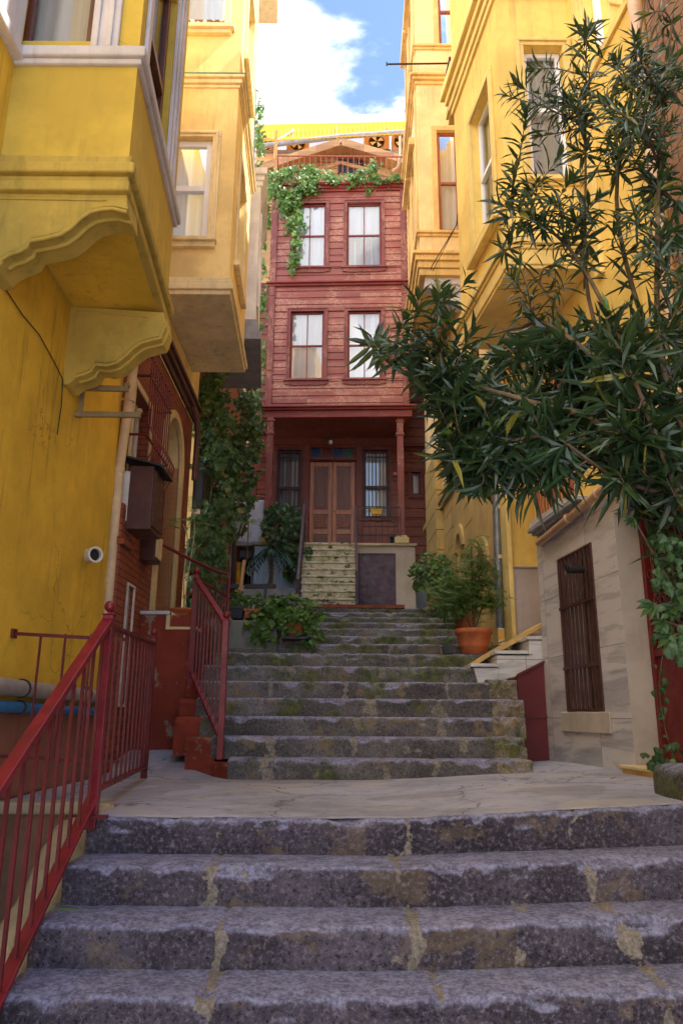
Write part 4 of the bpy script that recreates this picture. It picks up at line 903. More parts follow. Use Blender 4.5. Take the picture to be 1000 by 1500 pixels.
for q in (at(788,712,8.3), R1.P(ry(7.3),.07,1.92), R1.P(ry(6.6),.07,1.965)): mb = MB(); mb.ball(q, .053, 14, 10); mb.build('joint', 'peach_pipe', T)
T = thing('stone_ledge', 'grey stone ledge slab over the top of the marble wall', 'ledge', R1.P(ry(7.5),.1,2.0))
mb = MB(); R1.box(mb, ry(6.9), ry(8.3), -.02, .14, 2.0, 2.035); R1.box(mb, ry(6.9), ry(8.3), -.02, .09, 1.97, 2.0); mb.build('slab', 'gutter_grey', T, .004)
T = thing('downpipe', 'thick peach downpipe running up the golden wall behind the oleander', 'downpipe', (2.4, 5.2, 2))
x = RX(5.1)-.07; mb = MB(); mb.tube([(x,5.1,2.0),(x,5.1,11)], .06, 18); mb.build('pipe', 'peach_pipe', T)
for z in (3.2, 4.9, 5.15): mb = MB(); mb.tube([(x,5.1,z),(x,5.1,z+.10)], .07, 18); mb.build('collar', 'peach_pipe', T)

# red ornate door
T = thing('metal_door', 'dark red metal door with ornate wrought iron upper half in the marble wall', 'door', R1.P(ry(5.8),-.2,-.4))
D0, D1 = hd[0]+.01, hd[1]-.01; n0 = -.24
mb = MB(); R1.box(mb, D0, D1, n0-.03, n0, -.42, .52); mb.build('panel', 'red_door', T, .004)
mb = MB(); R1.box(mb, D1-.05, D1, n0-.03, n0+.03, -.42, 1.74); R1.box(mb, D0, D0+.05, n0-.03, n0+.03, -.42, 1.74); R1.box(mb, D0+.05, D1-.05, n0-.03, n0+.03, 1.69, 1.74); R1.box(mb, D0+.05, D1-.05, n0-.02, n0+.02, .5, .56); mb.build('frame', 'red_door', T, .004)
mb = MB(); R1.box(mb, D0, D1, n0-.10, n0-.08, .5, 1.74); mb.build('backing', 'dark_room', T)
k = int((D1-D0)/.085)
for i in range(k):
    s = D0+.07+i*.085; mb = MB(); mb.tube([R1.P(s,n0,.55), R1.P(s,n0,1.7)], .007, 6)
    for z in (.75, 1.0, 1.3, 1.55):
        mb.ball(R1.P(s,n0,z), .014, 8, 6)
    mb.build('bar', 'red_rail_dark', T)
for z in (.68, .95, 1.2):
    mb = MB()
    for i in range(k-1):
        s = D0+.11+i*.085; mb.tube([R1.P(s+.03*math.cos(t_),n0+.008,z+.035*math.sin(t_)) for t_ in [j*PI/5 for j in range(11)]], .006, 6)
    mb.build('scroll_band', 'red_rail_dark', T)
T = thing('door_step', 'low yellow stone doorstep at the foot of the red ornate door', 'doorstep', (2.5, 6.3, -.45))
mb = MB(); R1.box(mb, ry(5.2), ry(6.52), -.2, .10, -.47, -.39); mb.build('riser', 'yellow_slab', T, .006)
mb = MB(); R1.box(mb, ry(5.2), ry(6.54), -.2, .12, -.39, -.365); mb.build('tread', 'plaster_cream', T, .004)

# brown shingle house, nearest on the right
T = thing('brown_house', 'nearest house on the right, clad in rough brown brick-like shingles', 'house', (2.4, 4, -.5))
w_ = Fr((2.52,-1.0), (2.42,4.85), (-1,0)); mb = MB(); w_.wall(mb, 0, w_.w, 1.9, 9.0); mb.add([(2.42,4.85,1.9),(2.42,4.85,9),(2.6,4.85,9),(2.6,4.85,1.9)],[(0,1,2,3)])
mb.add([(2.52,-1,9),(2.42,4.85,9),(6,4.85,9),(6,-1,9)],[(0,1,2,3)]); mb.add([(2.52,-1,-3),(2.52,-1,9),(6,-1,9),(6,-1,-3)],[(0,1,2,3)]); mb.add([(6,4.85,-3),(6,4.85,9),(6,-1,9),(6,-1,-3)],[(0,1,2,3)]); mb.build('wall', 'shingle_brown', T, 0, False)
mb = MB(); mb.box(2.46, 6, -1, 5.0, -3, 1.9); mb.build('lower_wall', 'plaster_beige', T)
mb = MB(); w_.box(mb, 0, w_.w+.03, 0, .05, 1.88, 1.98); w_.box(mb, 3.0, w_.w+.02, 0, .08, 6.4, 6.5); w_.box(mb, 3.0, w_.w+.02, 0, .05, 6.3, 6.4); mb.build('trim_band', 'window_brown', T, .005)
# dark mossy boulder-like kerb block
mb = MB(); bx = (1.93,3.1,4.47,5.05,-.62,-.255); q = 12
def gridface(f):
    o = [[f(i/q,j/q) for i in range(q+1)] for j in range(q+1)]; vs = []
    for r_ in o:
        for p in r_:
            p = Vector(p); cc = Vector(((bx[0]+bx[1])/2,(bx[2]+bx[3])/2,-.5)); e = Vector((abs(p.x-cc.x)/.58, abs(p.y-cc.y)/.29, max(0,(p.z-cc.z)/.245)))
            k = max(0, sum(x_**8 for x_ in e)**.125-1); p = p-(p-cc)*k*.8; vs.append(p+Vector((nz(p,5),nz(p,5,3),nz(p,5,7)*.6))*.035)
    mb.add(vs, [(j*(q+1)+i, j*(q+1)+i+1, (j+1)*(q+1)+i+1, (j+1)*(q+1)+i) for j in range(q) for i in range(q)], 0, True)
a0,a1,b0,b1,c0,c1 = bx; lp = lambda a,b,t: a+(b-a)*t
gridface(lambda s,t: (lp(a0,a1,s), b0, lp(c0,c1,t))); gridface(lambda s,t: (lp(a0,a1,s), b1, lp(c0,c1,t))); gridface(lambda s,t: (a0, lp(b0,b1,s), lp(c0,c1,t))); gridface(lambda s,t: (a1, lp(b0,b1,s), lp(c0,c1,t))); gridface(lambda s,t: (lp(a0,a1,s), lp(b0,b1,t), c1))
mb.att = [0.]*len(mb.v)
one(mb, 'stone_block', 'dark_rock', 'dark mossy stone block at the right edge of the landing', 'stone')

# ================================================================ right: marble side steps, wedge door, yellow pilaster
T = thing('marble_steps', 'short white marble side steps rising right beside the terracotta pot', 'steps', (2.0, 8.6, .4))
Y = 8.46
def ppx(pts, Y, th, mt, nm, bev=.006, par=None, back=False):
    mb = MB(); mb.prism([at(u,v,Y) for u, v in pts], (0,th,0)); return mb.build(nm, mt, par or T, bev)
ppx([(693,978),(730,978),(730,996),(700,1001)], Y, .9, 'marble_step', 'stringer')
ppx([(727,960),(777,960),(777,979),(752,992),(727,998)], Y+.004, .9, 'marble_step', 'stringer')
ppx([(774,938),(809,938),(811,964),(774,981)], Y+.008, .9, 'marble_step', 'stringer')
for u0, u1, v in ((690,729,976),(725,777,957),(771,802,936)):
    p = at(u0, v, Y); q = at(u1, v, Y); mb = MB(); mb.box(p.x-.01, q.x+.01, Y-.02, Y+.95, p.z-.005, p.z+.03); mb.build('tread', 'marble_step', T, .004)
for i, (a, b) in enumerate((((690,978),(708,966)), ((708,966),(752,942)), ((752,942),(800,914)))):
    p = at(*a, Y+.35); q = at(*b, Y+.35); mb = MB(); mb.bar(p+Vector((0,.3,.02)), q+Vector((0,.3,.02)), .7, .05, up=(0,0,1)); mb.build('sloped_cap', 'yellow_slab', T, .005)
T = thing('metal_door', 'plain dark red wedge-shaped metal door under the marble steps', 'door', (2.0, 8.4, -.45))
ppx([(757,988),(808,963),(813,1118),(783,1118),(783,1143),(757,1143)], 8.42, .03, 'red_door', 'door', .003)
mb = MB(); a = at(805,965,8.4); b = at(812,1116,8.4); mb.bar(a, b, .03, .03, up=(0,1,0)); mb.bar(at(757,989,8.4), a, .03, .025); mb.build('frame', 'red_door', T, .003)
mb = MB(); mb.bar(at(760,1050,8.405), at(808,1050,8.405), .01, .02); mb.build('seam', 'red_rail_dark', T)
mb = MB(); mb.box(1.95,3.0,8.5,9.7,-.7,.25); mb.build('side_wall', 'plaster_beige', T)
# recessed entrance wall
T = thing('entrance_wall', 'golden plaster entrance wall with a pale grey base behind the marble steps', 'wall', (2.3, 9.5, .6))
mb = MB(); p0 = at(741,840,9.6); p1 = at(800,840,9.6)
mb.box(p0.x+.05, 3.2, 9.6, 9.9, .3, 12.5); mb.build('wall', 'plaster_golden', T)
mb = MB(); mb.box(3.0,3.4,8.3,9.7,-.6,12.5); mb.build('recess_sun_blocker', 'plaster_golden', T)  # unseen wall added to stop sun coming through the recess gap
p2 = at(745,832,9.55); mb = MB(); mb.box(p0.x+.03, 3.0, 9.55, 9.62, .3, p2.z); mb.box(p0.x+.0, 3.0, 9.52, 9.62, p2.z, p2.z+.02); mb.build('base_panel', 'plaster_lilac', T, .004)
mb = MB(); mb.box(p0.x+.0, p0.x+.06, 9.45, 9.9, .3, 7.0); mb.build('corner_strip', 'plaster_golden_trim', T, .01)
mb = MB(); mb.box(2.3,2.6,9.50,9.6,3.05,3.5); mb.build('hatch', 'window_brown', T, .004)
mb = MB(); mb.box(1.6,3.0,9.3,9.9,.2,.45); mb.build('threshold', 'basalt_mossy', T, .01)

# ================================================================ right: peach house with ochre stone base
T = thing('yellow_house', 'tall peach house with ochre stone ground floor and russet windows, beside the red house', 'house', (2.0, 12.5, 1))
R2 = Fr((2.04,9.9), (1.93,16.6), (-1,0))
def r2(y): return y-9.9
d1 = (r2(10.35), r2(10.95), 1.02, 2.35); d2 = (r2(12.2), r2(12.75), 1.5, 3.0); w3 = (r2(10.3), r2(11.3), 4.1, 5.6)
mb = MB(); R2.wall(mb, 0, R2.w, .5, 4.0, [d1,d2], .25); mb.build('stone_wall', 'stone_ochre', T, 0, False)
mb = MB(); R2.wall(mb, 0, R2.w, 4.0, 15, [w3], .2); mb.add([(2.04,9.9,4),(2.04,9.9,15),(6,9.9,15),(6,9.9,4)],[(0,1,2,3)]); mb.add([(2.04,9.9,15),(1.93,16.6,15),(6,16.6,15),(6,9.9,15)],[(0,1,2,3)])
mb.add([(1.93,16.6,.5),(1.93,16.6,15),(6,16.6,15),(6,16.6,.5)],[(0,1,2,3)]); mb.add([(6,9.9,.5),(6,9.9,15),(6,16.6,15),(6,16.6,.5)],[(0,1,2,3)]); mb.build('upper_wall', 'plaster_peach', T, 0, False)
mb = MB(); mb.box(2.7,6,16.62,23,1.5,14.5); mb.build('sun_blocker', 'plaster_peach', T)  # unseen block added to keep the sun off the red house plinth
window(R2, w3, T, .12, .05, 'window_russet', (.5,), (), 'curtain_grey')
mb = MB()
for z in [1.6+i*.34 for i in range(8)]:
    R2.box(mb, r2(11.3), r2(12.0), .0, .008, z, z+.325); R2.box(mb, r2(13.1), r2(14.0), 0, .008, z, z+.325)
R2.box(mb, 0, R2.w, 0, .10, 4.0, 4.12); R2.box(mb, 0, R2.w, 0, .06, 3.9, 4.0)
for z in [1.9+i*.40 for i in range(8)]: R2.box(mb, r2(14.2), r2(15.7), .0, .14, z, z+.385)
mb.build('rustication', 'stone_ochre', T, .008)
for d in (d1, d2):
    a, b, c, e = d; R_ = (b-a)/2; ac = (a+b)/2; zc = e-R_*1.0; mb = MB()
    for i in range(12):
        t0, t1 = PI*i/12, PI*(i+1)/12
        p = (ac-R_*math.cos(t0), zc+R_*math.sin(t0)); q = (ac-R_*math.cos(t1), zc+R_*math.sin(t1))
        mb.hexa([R2.P(p[0],-.24,p[1]), R2.P(q[0],-.24,q[1]), R2.P(q[0],-.24,e+.001), R2.P(p[0],-.24,e+.001), R2.P(p[0],.002,p[1]), R2.P(q[0],.002,q[1]), R2.P(q[0],.002,e+.001), R2.P(p[0],.002,e+.001)])
        po = (ac-(R_+.16)*math.cos(t0), zc+(R_+.16)*math.sin(t0)); qo = (ac-(R_+.16)*math.cos(t1), zc+(R_+.16)*math.sin(t1))
        mb.hexa([R2.P(p[0],0,p[1]), R2.P(q[0],0,q[1]), R2.P(qo[0],0,qo[1]), R2.P(po[0],0,po[1]), R2.P(p[0],.04,p[1]), R2.P(q[0],.04,q[1]), R2.P(qo[0],.04,qo[1]), R2.P(po[0],.04,po[1])])
    mb.build('arch', 'stone_ochre', T)
    dm = MB(); R2.box(dm, a, b, -.24, -.20, c, e); o = dm.build('door', 'dark_metal', T)
    gm = MB()
    for i in range(9):
        gm.bar(R2.P(a,-.19,c+.5+i*.11), R2.P(b,-.19,c+.5+i*.11+.25), .008); gm.bar(R2.P(b,-.19,c+.5+i*.11), R2.P(a,-.19,c+.5+i*.11+.25), .008)
    gm.build('lattice', 'grey_steel', o)
mb = MB(); R2.box(mb, d1[0]-.1, d1[1]+.15, 0, .2, .5, 1.0); mb.build('door_plinth', 'stone_ochre', T, .02)
# bay
poly = [(2.02,11.0), (1.27,11.0), (1.31,13.5), (1.98,13.5)]
FA = Fr(poly[0], poly[1], (0,-1)); FB = Fr(poly[1], poly[2], (-1,0)); FC = Fr(poly[2], poly[3], (0,1))
zb = 7.05; h1 = FA.rc(641, 192, 672, 338); h2 = FA.rc(641, -40, 672, 66)
ga = (.55,1.15,h1[2],h1[3]); gb = (1.5,2.1,h1[2],h1[3]); gc = (.55,1.15,h2[2],h2[3]); gd = (1.5,2.1,h2[2],h2[3])
mb = MB(); FA.wall(mb, 0, FA.w, zb, 15, [h1,h2], .12); FB.wall(mb, 0, FB.w, zb, 15, [ga,gb,gc,gd], .14); FC.wall(mb, 0, FC.w, zb, 15); mb.add([(*p, zb+.01) for p in poly], [(0,1,2,3)])
B = mb.build('bay', 'plaster_peach', T, 0, False)
mb = MB(); moulding(mb, poly, zb-.05, zb+.35, [(0,.3,.02),(.3,.6,.05),(.6,.85,.09),(.85,1,.13)])
mb.build('base_moulding', 'plaster_peach_trim', B, .01); mb = MB(); zc1 = FA.px(650,118)[1]; moulding(mb, poly, zc1-.10, zc1+.08, [(0,.4,.03),(.4,.75,.07),(.75,1,.11)])
mb.build('string_course', 'plaster_peach_trim', B, .01); mb = MB()
for h in (h1, h2): moulding(mb, poly, h[2]-.12, h[2]-.02, [(0,.5,.03),(.5,1,.06)])
zc3 = FA.px(650,188)[1]
mb.build('moulding', 'plaster_peach_trim', B, .01)
mb = MB()
for h in (h1, h2): mb = MB(); FA.surround(mb, h, .09, 0, .025, bottom=False); mb.build('window_surround', 'plaster_peach_trim', B, .006)
for g in (ga,gb,gc,gd): mb = MB(); FB.surround(mb, g, .08, 0, .03, bottom=False); FB.box(mb, g[0]-.15, g[1]+.15, 0, .12, g[3]+.08, g[3]+.22); mb.build('window_surround', 'plaster_peach_trim', B, .006)
mb = MB()
FB.box(mb, .1, .3, 0, .03, zb+.4, 15); mb.build('window_moulding', 'plaster_peach_trim', B, .006)
for h in (h1, h2): window(FA, h, B, .04, .055, 'window_russet', (.48,), (), 'curtain_cream', ft=.04)
for g in (ga,gb,gc,gd): window(FB, g, B, .05, .06, 'window_russet', (.48,), (), 'curtain_cream')
# scrolled white corbel
mb = MB(); P = [at(u, v, 11.05) for u, v in ((622,402),(676,402),(684,416),(684,446),(668,448),(650,440),(634,424),(622,420))]
mb.prism(P, (0,.22,0)); o = mb.build('corbel', 'white_stone', B, .01)
mb = MB(); c = at(666,424,11.03)
mb.tube([c+Vector((math.cos(t_*.6)*(.13-.007*t_), 0, math.sin(t_*.6)*(.13-.007*t_))) for t_ in range(18)], .014, 6); c2 = at(640,414,11.03)
mb.tube([c2+Vector((math.cos(t_*.6)*(.08-.005*t_), 0, math.sin(t_*.6)*(.06-.003*t_))) for t_ in range(14)], .011, 6); mb.build('scroll', 'white_stone', o)
mb = MB(); mb.prism([(1.35,13.1,zb),(2.0,13.1,zb),(2.0,13.1,zb-.75),(1.75,13.1,zb-.5),(1.6,13.1,zb-.2),(1.35,13.1,zb-.12)], (0,.22,0)); mb.build('corbel', 'plaster_peach_trim', B, .01)

T = thing('flag_pole', 'thin dark horizontal pole projecting from the peach house across the sky', 'pole', at(672,92,11))
a = at(672,92,10.9); b = at(566,94,10.9); mb = MB(); mb.tube([a+Vector((.4,0,0)), b], .016, 8); mb.build('pole', 'dark_metal', T)
mb = MB(); mb.tube([b+Vector((0,0,-.035)), b+Vector((0,0,.045))], .012, 8); mb.build('end_pin', 'dark_metal', T)
T = thing('downpipe', 'grey metal downpipe between the arched doors of the ochre wall', 'downpipe', (1.9, 9.9, 1))
mb = MB(); x = 1.97; a = at(733,920,9.8); b = at(734,690,9.8); mb.tube([(a.x,9.85,a.z),(b.x,9.85,7.2)], .055, 14); mb.build('pipe', 'grey_steel', T)
for v in (745, 818): q = at(733,v,9.8); mb = MB(); mb.tube([(q.x,9.85,q.z),(q.x,9.85,q.z+.05)], .065, 14); mb.build('collar', 'cream_pipe', T)
T = thing('downpipe', 'cream downpipe at the far end of the ochre stone wall', 'downpipe', (1.95, 15.8, 3))
x = at(640,720,15.9).x; mb = MB(); mb.tube([(x,15.9,3.9),(x,15.9,9)], .06, 12); mb.build('pipe', 'peach_pipe', T)
q = Vector((x,15.9,5.3)); mb = MB(); mb.tube([q, q+Vector((0,0,.12))], .075, 12); mb.build('collar', 'peach_pipe', T)
T = thing('orange_conduit', 'thin orange pipe beside the right wing of the red house', 'pipe', (2.1, 17, 3))
x = at(634,800,16.6).x; mb = MB(); mb.tube([(x,16.75,2.2),(x,16.75,8.2)], .035, 10); mb.build('pipe', 'orange_pvc', T)
mb = MB(); mb.tube([(x,16.75,4.9),(x,16.75,5.0)], .045, 10); mb.build('collar', 'orange_pvc', T)
T = thing('electrical_box', 'black electrical box at the right end of the red house porch', 'electrical box', at(632,785,16.2))
a, b = at(623,740,16.0), at(641,782,16.0); mb = MB(); mb.box(a.x, b.x, 16.0, 16.25, b.z, a.z); mb.build('body', 'black_box', T, .01)
mb = MB(); mb.box(a.x+.03, b.x-.03, 15.99, 16.0, b.z+.05, a.z-.04); mb.build('door', 'dark_metal', T, .003)
mb = MB(); mb.box(a.x+.11, a.x+.14, 15.975, 15.99, a.z-.22, a.z-.14); mb.build('handle', 'grey_steel', T)

# ================================================================ the red wooden house
T = thing('red_wooden_house', 'narrow three storey red timber house with weathered boards at the top of the stairs', 'house', (-.1, 16.5, 1.98))
HL, HR = -1.78, 1.54
H = Fr((-1.80,16.58), (1.56,16.44), (0,-1))       # projecting upper front
G = Fr((-2.35,18.0), (2.65,17.98), (0,-1))        # recessed ground floor wall
def boards(fr, a0, a1, z0, z1, h, holes, mat, parent, name='boards', n=0.):
    mb = MB(); z = z0; k = 0
    while z < z1-.005:
        zt = min(z+h, z1); cuts = sorted({z, zt, *[q for hh in holes for q in (hh[2], hh[3]) if z+.004 < q < zt-.004]})
        for i in range(len(cuts)-1):
            c, d = cuts[i], cuts[i+1]; seg = [(a0, a1)]
            for hh in holes:
                if hh[2] < (c+d)/2 < hh[3]:
                    ns_ = []
                    for p, q in seg:
                        if hh[1] <= p or hh[0] >= q: ns_.append((p,q)); continue
                        if hh[0] > p: ns_.append((p, hh[0]))
                        if hh[1] < q: ns_.append((hh[1], q))
                    seg = ns_
            for p, q in seg:
                if q-p < .01: continue
                top = d-.006 if i == len(cuts)-2 else d; w = .004*nz((k*7.3,z,0),3)
                mb.hexa([fr.P(p,n-.02,c), fr.P(q,n-.02,c), fr.P(q,n+.026+w,c), fr.P(p,n+.026+w,c), fr.P(p,n-.02,top), fr.P(q,n-.02,top), fr.P(q,n+.010+w,top), fr.P(p,n+.010+w,top)])
        z = zt; k += 1
    return mb.build(name, mat, parent, .004)
def bar2(fr, mb, u0, u1, v0, v1, n0, n1):
    a, b, c, d = fr.rc(u0, v0, u1, v1); fr.box(mb, a, b, n0, n1, c, d)
w1 = H.rc(430, 299, 477, 392); w2 = H.rc(508, 298, 558, 391); w3 = H.rc(425, 457, 474, 556); w4 = H.rc(509, 456, 558, 555)
zB = H.px(490,601)[1]; zM = H.px(490,418)[1]; zT = H.px(490,271)[1]
mb = MB(); H.wall(mb, 0, H.w, zB, zT, [w1,w2,w3,w4], .16)
S1 = Fr((-1.80,16.58), (-1.80,18.0), (-1,0)); S2 = Fr((1.56,16.44), (1.56,18.0), (1,0)); S1.wall(mb, 0, S1.w, zB, zT); S2.wall(mb, 0, S2.w, zB, zT)
mb.add([(-1.8,16.58,zT),(1.56,16.44,zT),(1.56,22,zT),(-1.8,22,zT)],[(0,1,2,3)])
bay = mb.build('upper_storeys', 'trim_red', T, 0, False)
boards(H, .14, H.w-.14, zB, zM-.02, .185, [w3,w4], 'boards_red', bay)
boards(H, .14, H.w-.14, zM+.10, zT-.22, .185, [w1,w2], 'boards_red', bay)
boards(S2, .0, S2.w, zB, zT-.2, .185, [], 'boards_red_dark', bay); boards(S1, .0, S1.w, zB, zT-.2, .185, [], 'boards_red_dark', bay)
mb = MB()
for a, b in ((0,.14),(H.w-.14,H.w)):
    mb = MB(); H.box(mb, a, b, -.01, .05, zB, zM-.02); H.box(mb, a, b, -.01, .05, zM+.10, zT-.2)
    for z in (zB+1.02, zM-.28, zM+.62, zT-.45): H.box(mb, a-.006, b+.006, .045, .062, z, z+.02)
    mb.build('corner_board', 'trim_red', bay, .004)
mb = MB(); H.box(mb, -.05, H.w+.05, .0, .07, zM-.03, zM+.03); H.box(mb, -.08, H.w+.08, 0, .12, zM+.03, zM+.075); H.box(mb, -.03, H.w+.03, 0, .05, zM+.075, zM+.10)
mb.build('string_course', 'cornice_red', bay, .008); mb = MB(); H.box(mb, -.02, H.w+.02, 0, .05, zT-.22, zT-.15); H.box(mb, -.05, H.w+.05, 0, .09, zT-.15, zT-.08); H.box(mb, -.10, H.w+.10, 0, .15, zT-.08, zT-.01); mb.build('cornice', 'cornice_red', bay, .008)
for w in (w1,w2,w3,w4):
    mb = MB(); H.surround(mb, w, .09, 0, .045, bottom=False); H.surround(mb, (w[0]-.06,w[1]+.06,w[2],w[3]+.06), .03, .045, .06, bottom=False)
    H.box(mb, w[0]-.13, w[1]+.13, 0, .09, w[2]-.05, w[2]); H.box(mb, w[0]-.11, w[1]+.11, .02, .05, w[2]-.12, w[2]-.05)
    k = 14   # scalloped apron
    P = [H.P(w[0]-.11, .03, w[2]-.12)]
    W_ = w[1]-w[0]+.22
    for i in range(k+1):
        t_ = i/k; P.append(H.P(w[0]-.11+W_*t_, .03, w[2]-.13-.045*(abs(math.sin(2*PI*t_)) if abs(t_-.5) > .06 else .9)*(1-.4*abs(2*t_-1))))
    P.append(H.P(w[1]+.11, .03, w[2]-.12)); mb.prism(P, H.N*.022)
    mb.build('window_frame', 'trim_red', bay, .003)
    window(H, w, bay, .03, .045, 'cornice_red', (.5,), (.5,), 'curtain_white' if w is not w2 else 'curtain_white', 'pane_mirror', ft=.04)
mb = MB(); n = 40; vs = []; a, b = w2[0]+.03, w2[1]-.03; zc_ = (w2[2]+w2[3])/2
for i in range(n+1):
    x = a+(b-a)*i/n; q = .012*math.sin(i*1.25); vs += [H.P(x,-.10+q,w2[2]+.01), H.P(x,-.10+q*.7,zc_-.06)]
mb.add(vs, [(2*i,2*i+2,2*i+3,2*i+1) for i in range(n)], 0, True); mb.build('lower_curtain', 'curtain_cream', bay)
# lower cornice above the porch
mb = MB(); H.box(mb, -.06, H.w+.06, -.02, .08, zB-.20, zB-.03); H.box(mb, -.10, H.w+.10, -.05, .14, zB-.03, zB+.02); H.box(mb, -.16, H.w+.16, -.05, .20, zB+.02, zB+.06); mb.build('porch_cornice', 'cornice_red', T, .008)
mb = MB(); mb.prism([(-1.84,16.6,zB-.12),(1.60,16.5,zB-.12),(1.60,18,zB-.12),(-1.84,18,zB-.12)], (0,0,.08)); mb.build('porch_soffit', 'boards_red_dark', T)
# ground-floor wall
gz0, gz1 = 3.78, zB-.12
gw1 = G.rc(407, 660, 439, 760); gw2 = G.rc(533, 660, 568, 758); gd = G.rc(453, 676, 520, 797); gd = (gd[0], gd[1], gz0, gd[3]); gt = G.rc(455, 656, 518, 671)
sw = G.rc(602, 692, 615, 725); sw2 = G.rc(361, 694, 371, 724)
gL = G.px(372,700)[0]-.15
holes = [gw1,gw2,gd,gt,sw,sw2]
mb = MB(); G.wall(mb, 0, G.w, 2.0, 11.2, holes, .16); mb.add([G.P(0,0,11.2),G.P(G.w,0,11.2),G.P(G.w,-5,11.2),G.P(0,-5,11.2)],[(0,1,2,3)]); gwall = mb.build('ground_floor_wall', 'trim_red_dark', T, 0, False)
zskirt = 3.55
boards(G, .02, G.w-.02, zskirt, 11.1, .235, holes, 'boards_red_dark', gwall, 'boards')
mb = MB(); G.box(mb, -.02, G.w, .0, .035, 1.9, zskirt); mb.build('plinth', 'plaster_grey', T)
mb = MB(); mb.box(-2.3,2.6,18.6,18.7,1.5,11.1); mb.box(-2.34,-2.3,18.05,22.5,1.5,11.15); mb.box(2.6,2.64,18.05,22.5,1.5,11.15); mb.box(-1.75,1.5,17.0,17.1,zB+.05,zT-.02); mb.build('sun_blocking_shell', 'dark_room', T)  # dark shell added to keep sunlight from showing through door and windows
mb = MB(); G.box(mb, .0, 1.0, .02, .09, 6.9, 7.0); G.box(mb, G.w-1.2, G.w, .02, .09, 6.55, 6.65)
for h in (gw1,gw2): G.surround(mb, h, .09, .0, .05)
for h in (sw,sw2): G.surround(mb, h, .08, 0, .045)
G.box(mb, gd[0]-.17, gd[0]-.02, .0, .07, gz0, gt[3]+.12); G.box(mb, gd[1]+.02, gd[1]+.17, .0, .07, gz0, gt[3]+.12); G.box(mb, gd[0]-.19, gd[1]+.19, .0, .09, gd[3]+.02, gd[3]+.07)
mb.build('trim', 'trim_red_dark', T, .004)
window(G, gw1, T, .03, .05, 'trim_red_dark', (.44,), (.5,), 'curtain_grey', 'pane_glass'); window(G, gw2, T, .03, .05, 'trim_red_dark', (.44,), (.5,), 'curtain_white', 'pane_mirror')
window(G, sw, T, .03, .05, 'trim_red_dark', (), (), 'curtain_white', 'pane_glass'); window(G, sw2, T, .03, .04, 'trim_red_dark', (), (), 'curtain_blue', 'pane_glass')
# transom
mb = MB(); n = 4; ww = (gt[1]-gt[0])/n
for i in range(n+1): G.box(mb, gt[0]+i*ww-.015, gt[0]+i*ww+.015, -.06, -.01, gt[2], gt[3])
tr_ = mb.build('transom', 'trim_red_dark', T)
for i, c in enumerate(('glass_blue','glass_red','glass_blue','glass_green')): mb = MB(); G.box(mb, gt[0]+i*ww+.015, gt[0]+(i+1)*ww-.015, -.05, -.04, gt[2], gt[3]); mb.build('pane', c, tr_)
# double door
dw = (gd[1]-gd[0])/2
for i in range(2):
    a, b = gd[0]+dw*i+.006, gd[0]+dw*(i+1)-.006; mb = MB(); zs = [gz0, gz0+.08, gz0+.52, gz0+.64, gz0+1.02, gz0+1.14, gd[3]-.12, gd[3]-.01]
    G.box(mb, a, a+.09, -.09, -.03, gz0, gd[3]); G.box(mb, b-.09, b, -.09, -.03, gz0, gd[3])
    for c, d in ((0,1),(2,3),(4,5),(6,7)): G.box(mb, a+.09, b-.09, -.088, -.03, zs[c], zs[d])
    G.box(mb, a+.09, b-.09, -.09, -.06, gz0, gd[3])
    o = mb.build('door', 'door_wood', T, .004)
    for c, d in ((1,2),(3,4),(5,6)):
        pm = MB(); G.box(pm, a+.105, b-.105, -.06, -.050, zs[c]+.015, zs[d]-.015); G.box(pm, a+.14, b-.14, -.05, -.040, zs[c]+.05, zs[d]-.05); 
        for q in range(5): 
            if c != 3: s_ = a+.14+(b-a-.28)*(q+.5)/5; G.box(pm, s_-.012, s_+.012, -.042, -.034, zs[c]+.07, zs[d]-.07)
        pm.build('panel', 'door_wood_dark', o, .004)
    cm = MB(); cz = (zs[3]+zs[4])/2; cc = (a+b)/2
    for r in (.13,.085,.04): cm.tube([G.P(cc+r*math.cos(t_*PI/10),-.036,cz+r*math.sin(t_*PI/10)) for t_ in range(21)], .012, 6)
    cm.build('rosette', 'door_wood', o)
    if i: hm = MB(); hm.ball(G.P(a+.045,-.01,gz0+1.1), .022, 10, 8); hm.build('knob', 'grey_steel', o)
# porch columns, floor, walls
pf = 3.72; px_ = [at(391,795,16.6).x, at(588,795,16.5).x]
for x in px_:
    mb = MB(); y = 16.55; mb.box(x-.075,x+.075,y-.075,y+.075,pf+.18,zB-.2)
    for z in (zB-.62, zB-.30): mb.box(x-.10,x+.10,y-.10,y+.10,z,z+.05)
    mb.box(x-.095,x+.095,y-.095,y+.095,pf+.18,pf+.24)
    mb.build('porch_column', 'trim_red', T, .008)
    mb = MB(); mb.box(x-.16,x+.16,y-.16,y+.16,pf,pf+.14); mb.box(x-.12,x+.12,y-.12,y+.12,pf+.14,pf+.19); mb.build('column_base', 'plaster_cream', T, .012)
xr = at(607,797,16.5).x; xs0 = at(521,797,16.5).x; xs1 = at(443,797,16.5).x
mb = MB(); mb.box(-1.98, xr+.04, 16.4, 18.0, pf-.06, pf); mb.build('porch_floor', 'coping', T, .01)
dr = (at(524,811,16.5).x, at(579,811,16.5).x, 1.9, at(550,811,16.5).z)
PW = Fr((xs0,16.45), (xr,16.45), (0,-1)); mb = MB(); PW.wall(mb, 0, PW.w, 1.8, pf-.06, [(dr[0]-xs0, dr[1]-xs0, 1.8, dr[3])], .1)
mb.add([(xr,16.45,1.8),(xr,18,1.8),(xr,18,pf-.06),(xr,16.45,pf-.06)],[(0,1,2,3)]); mb.build('porch_wall', 'plaster_beige', T, 0, False)
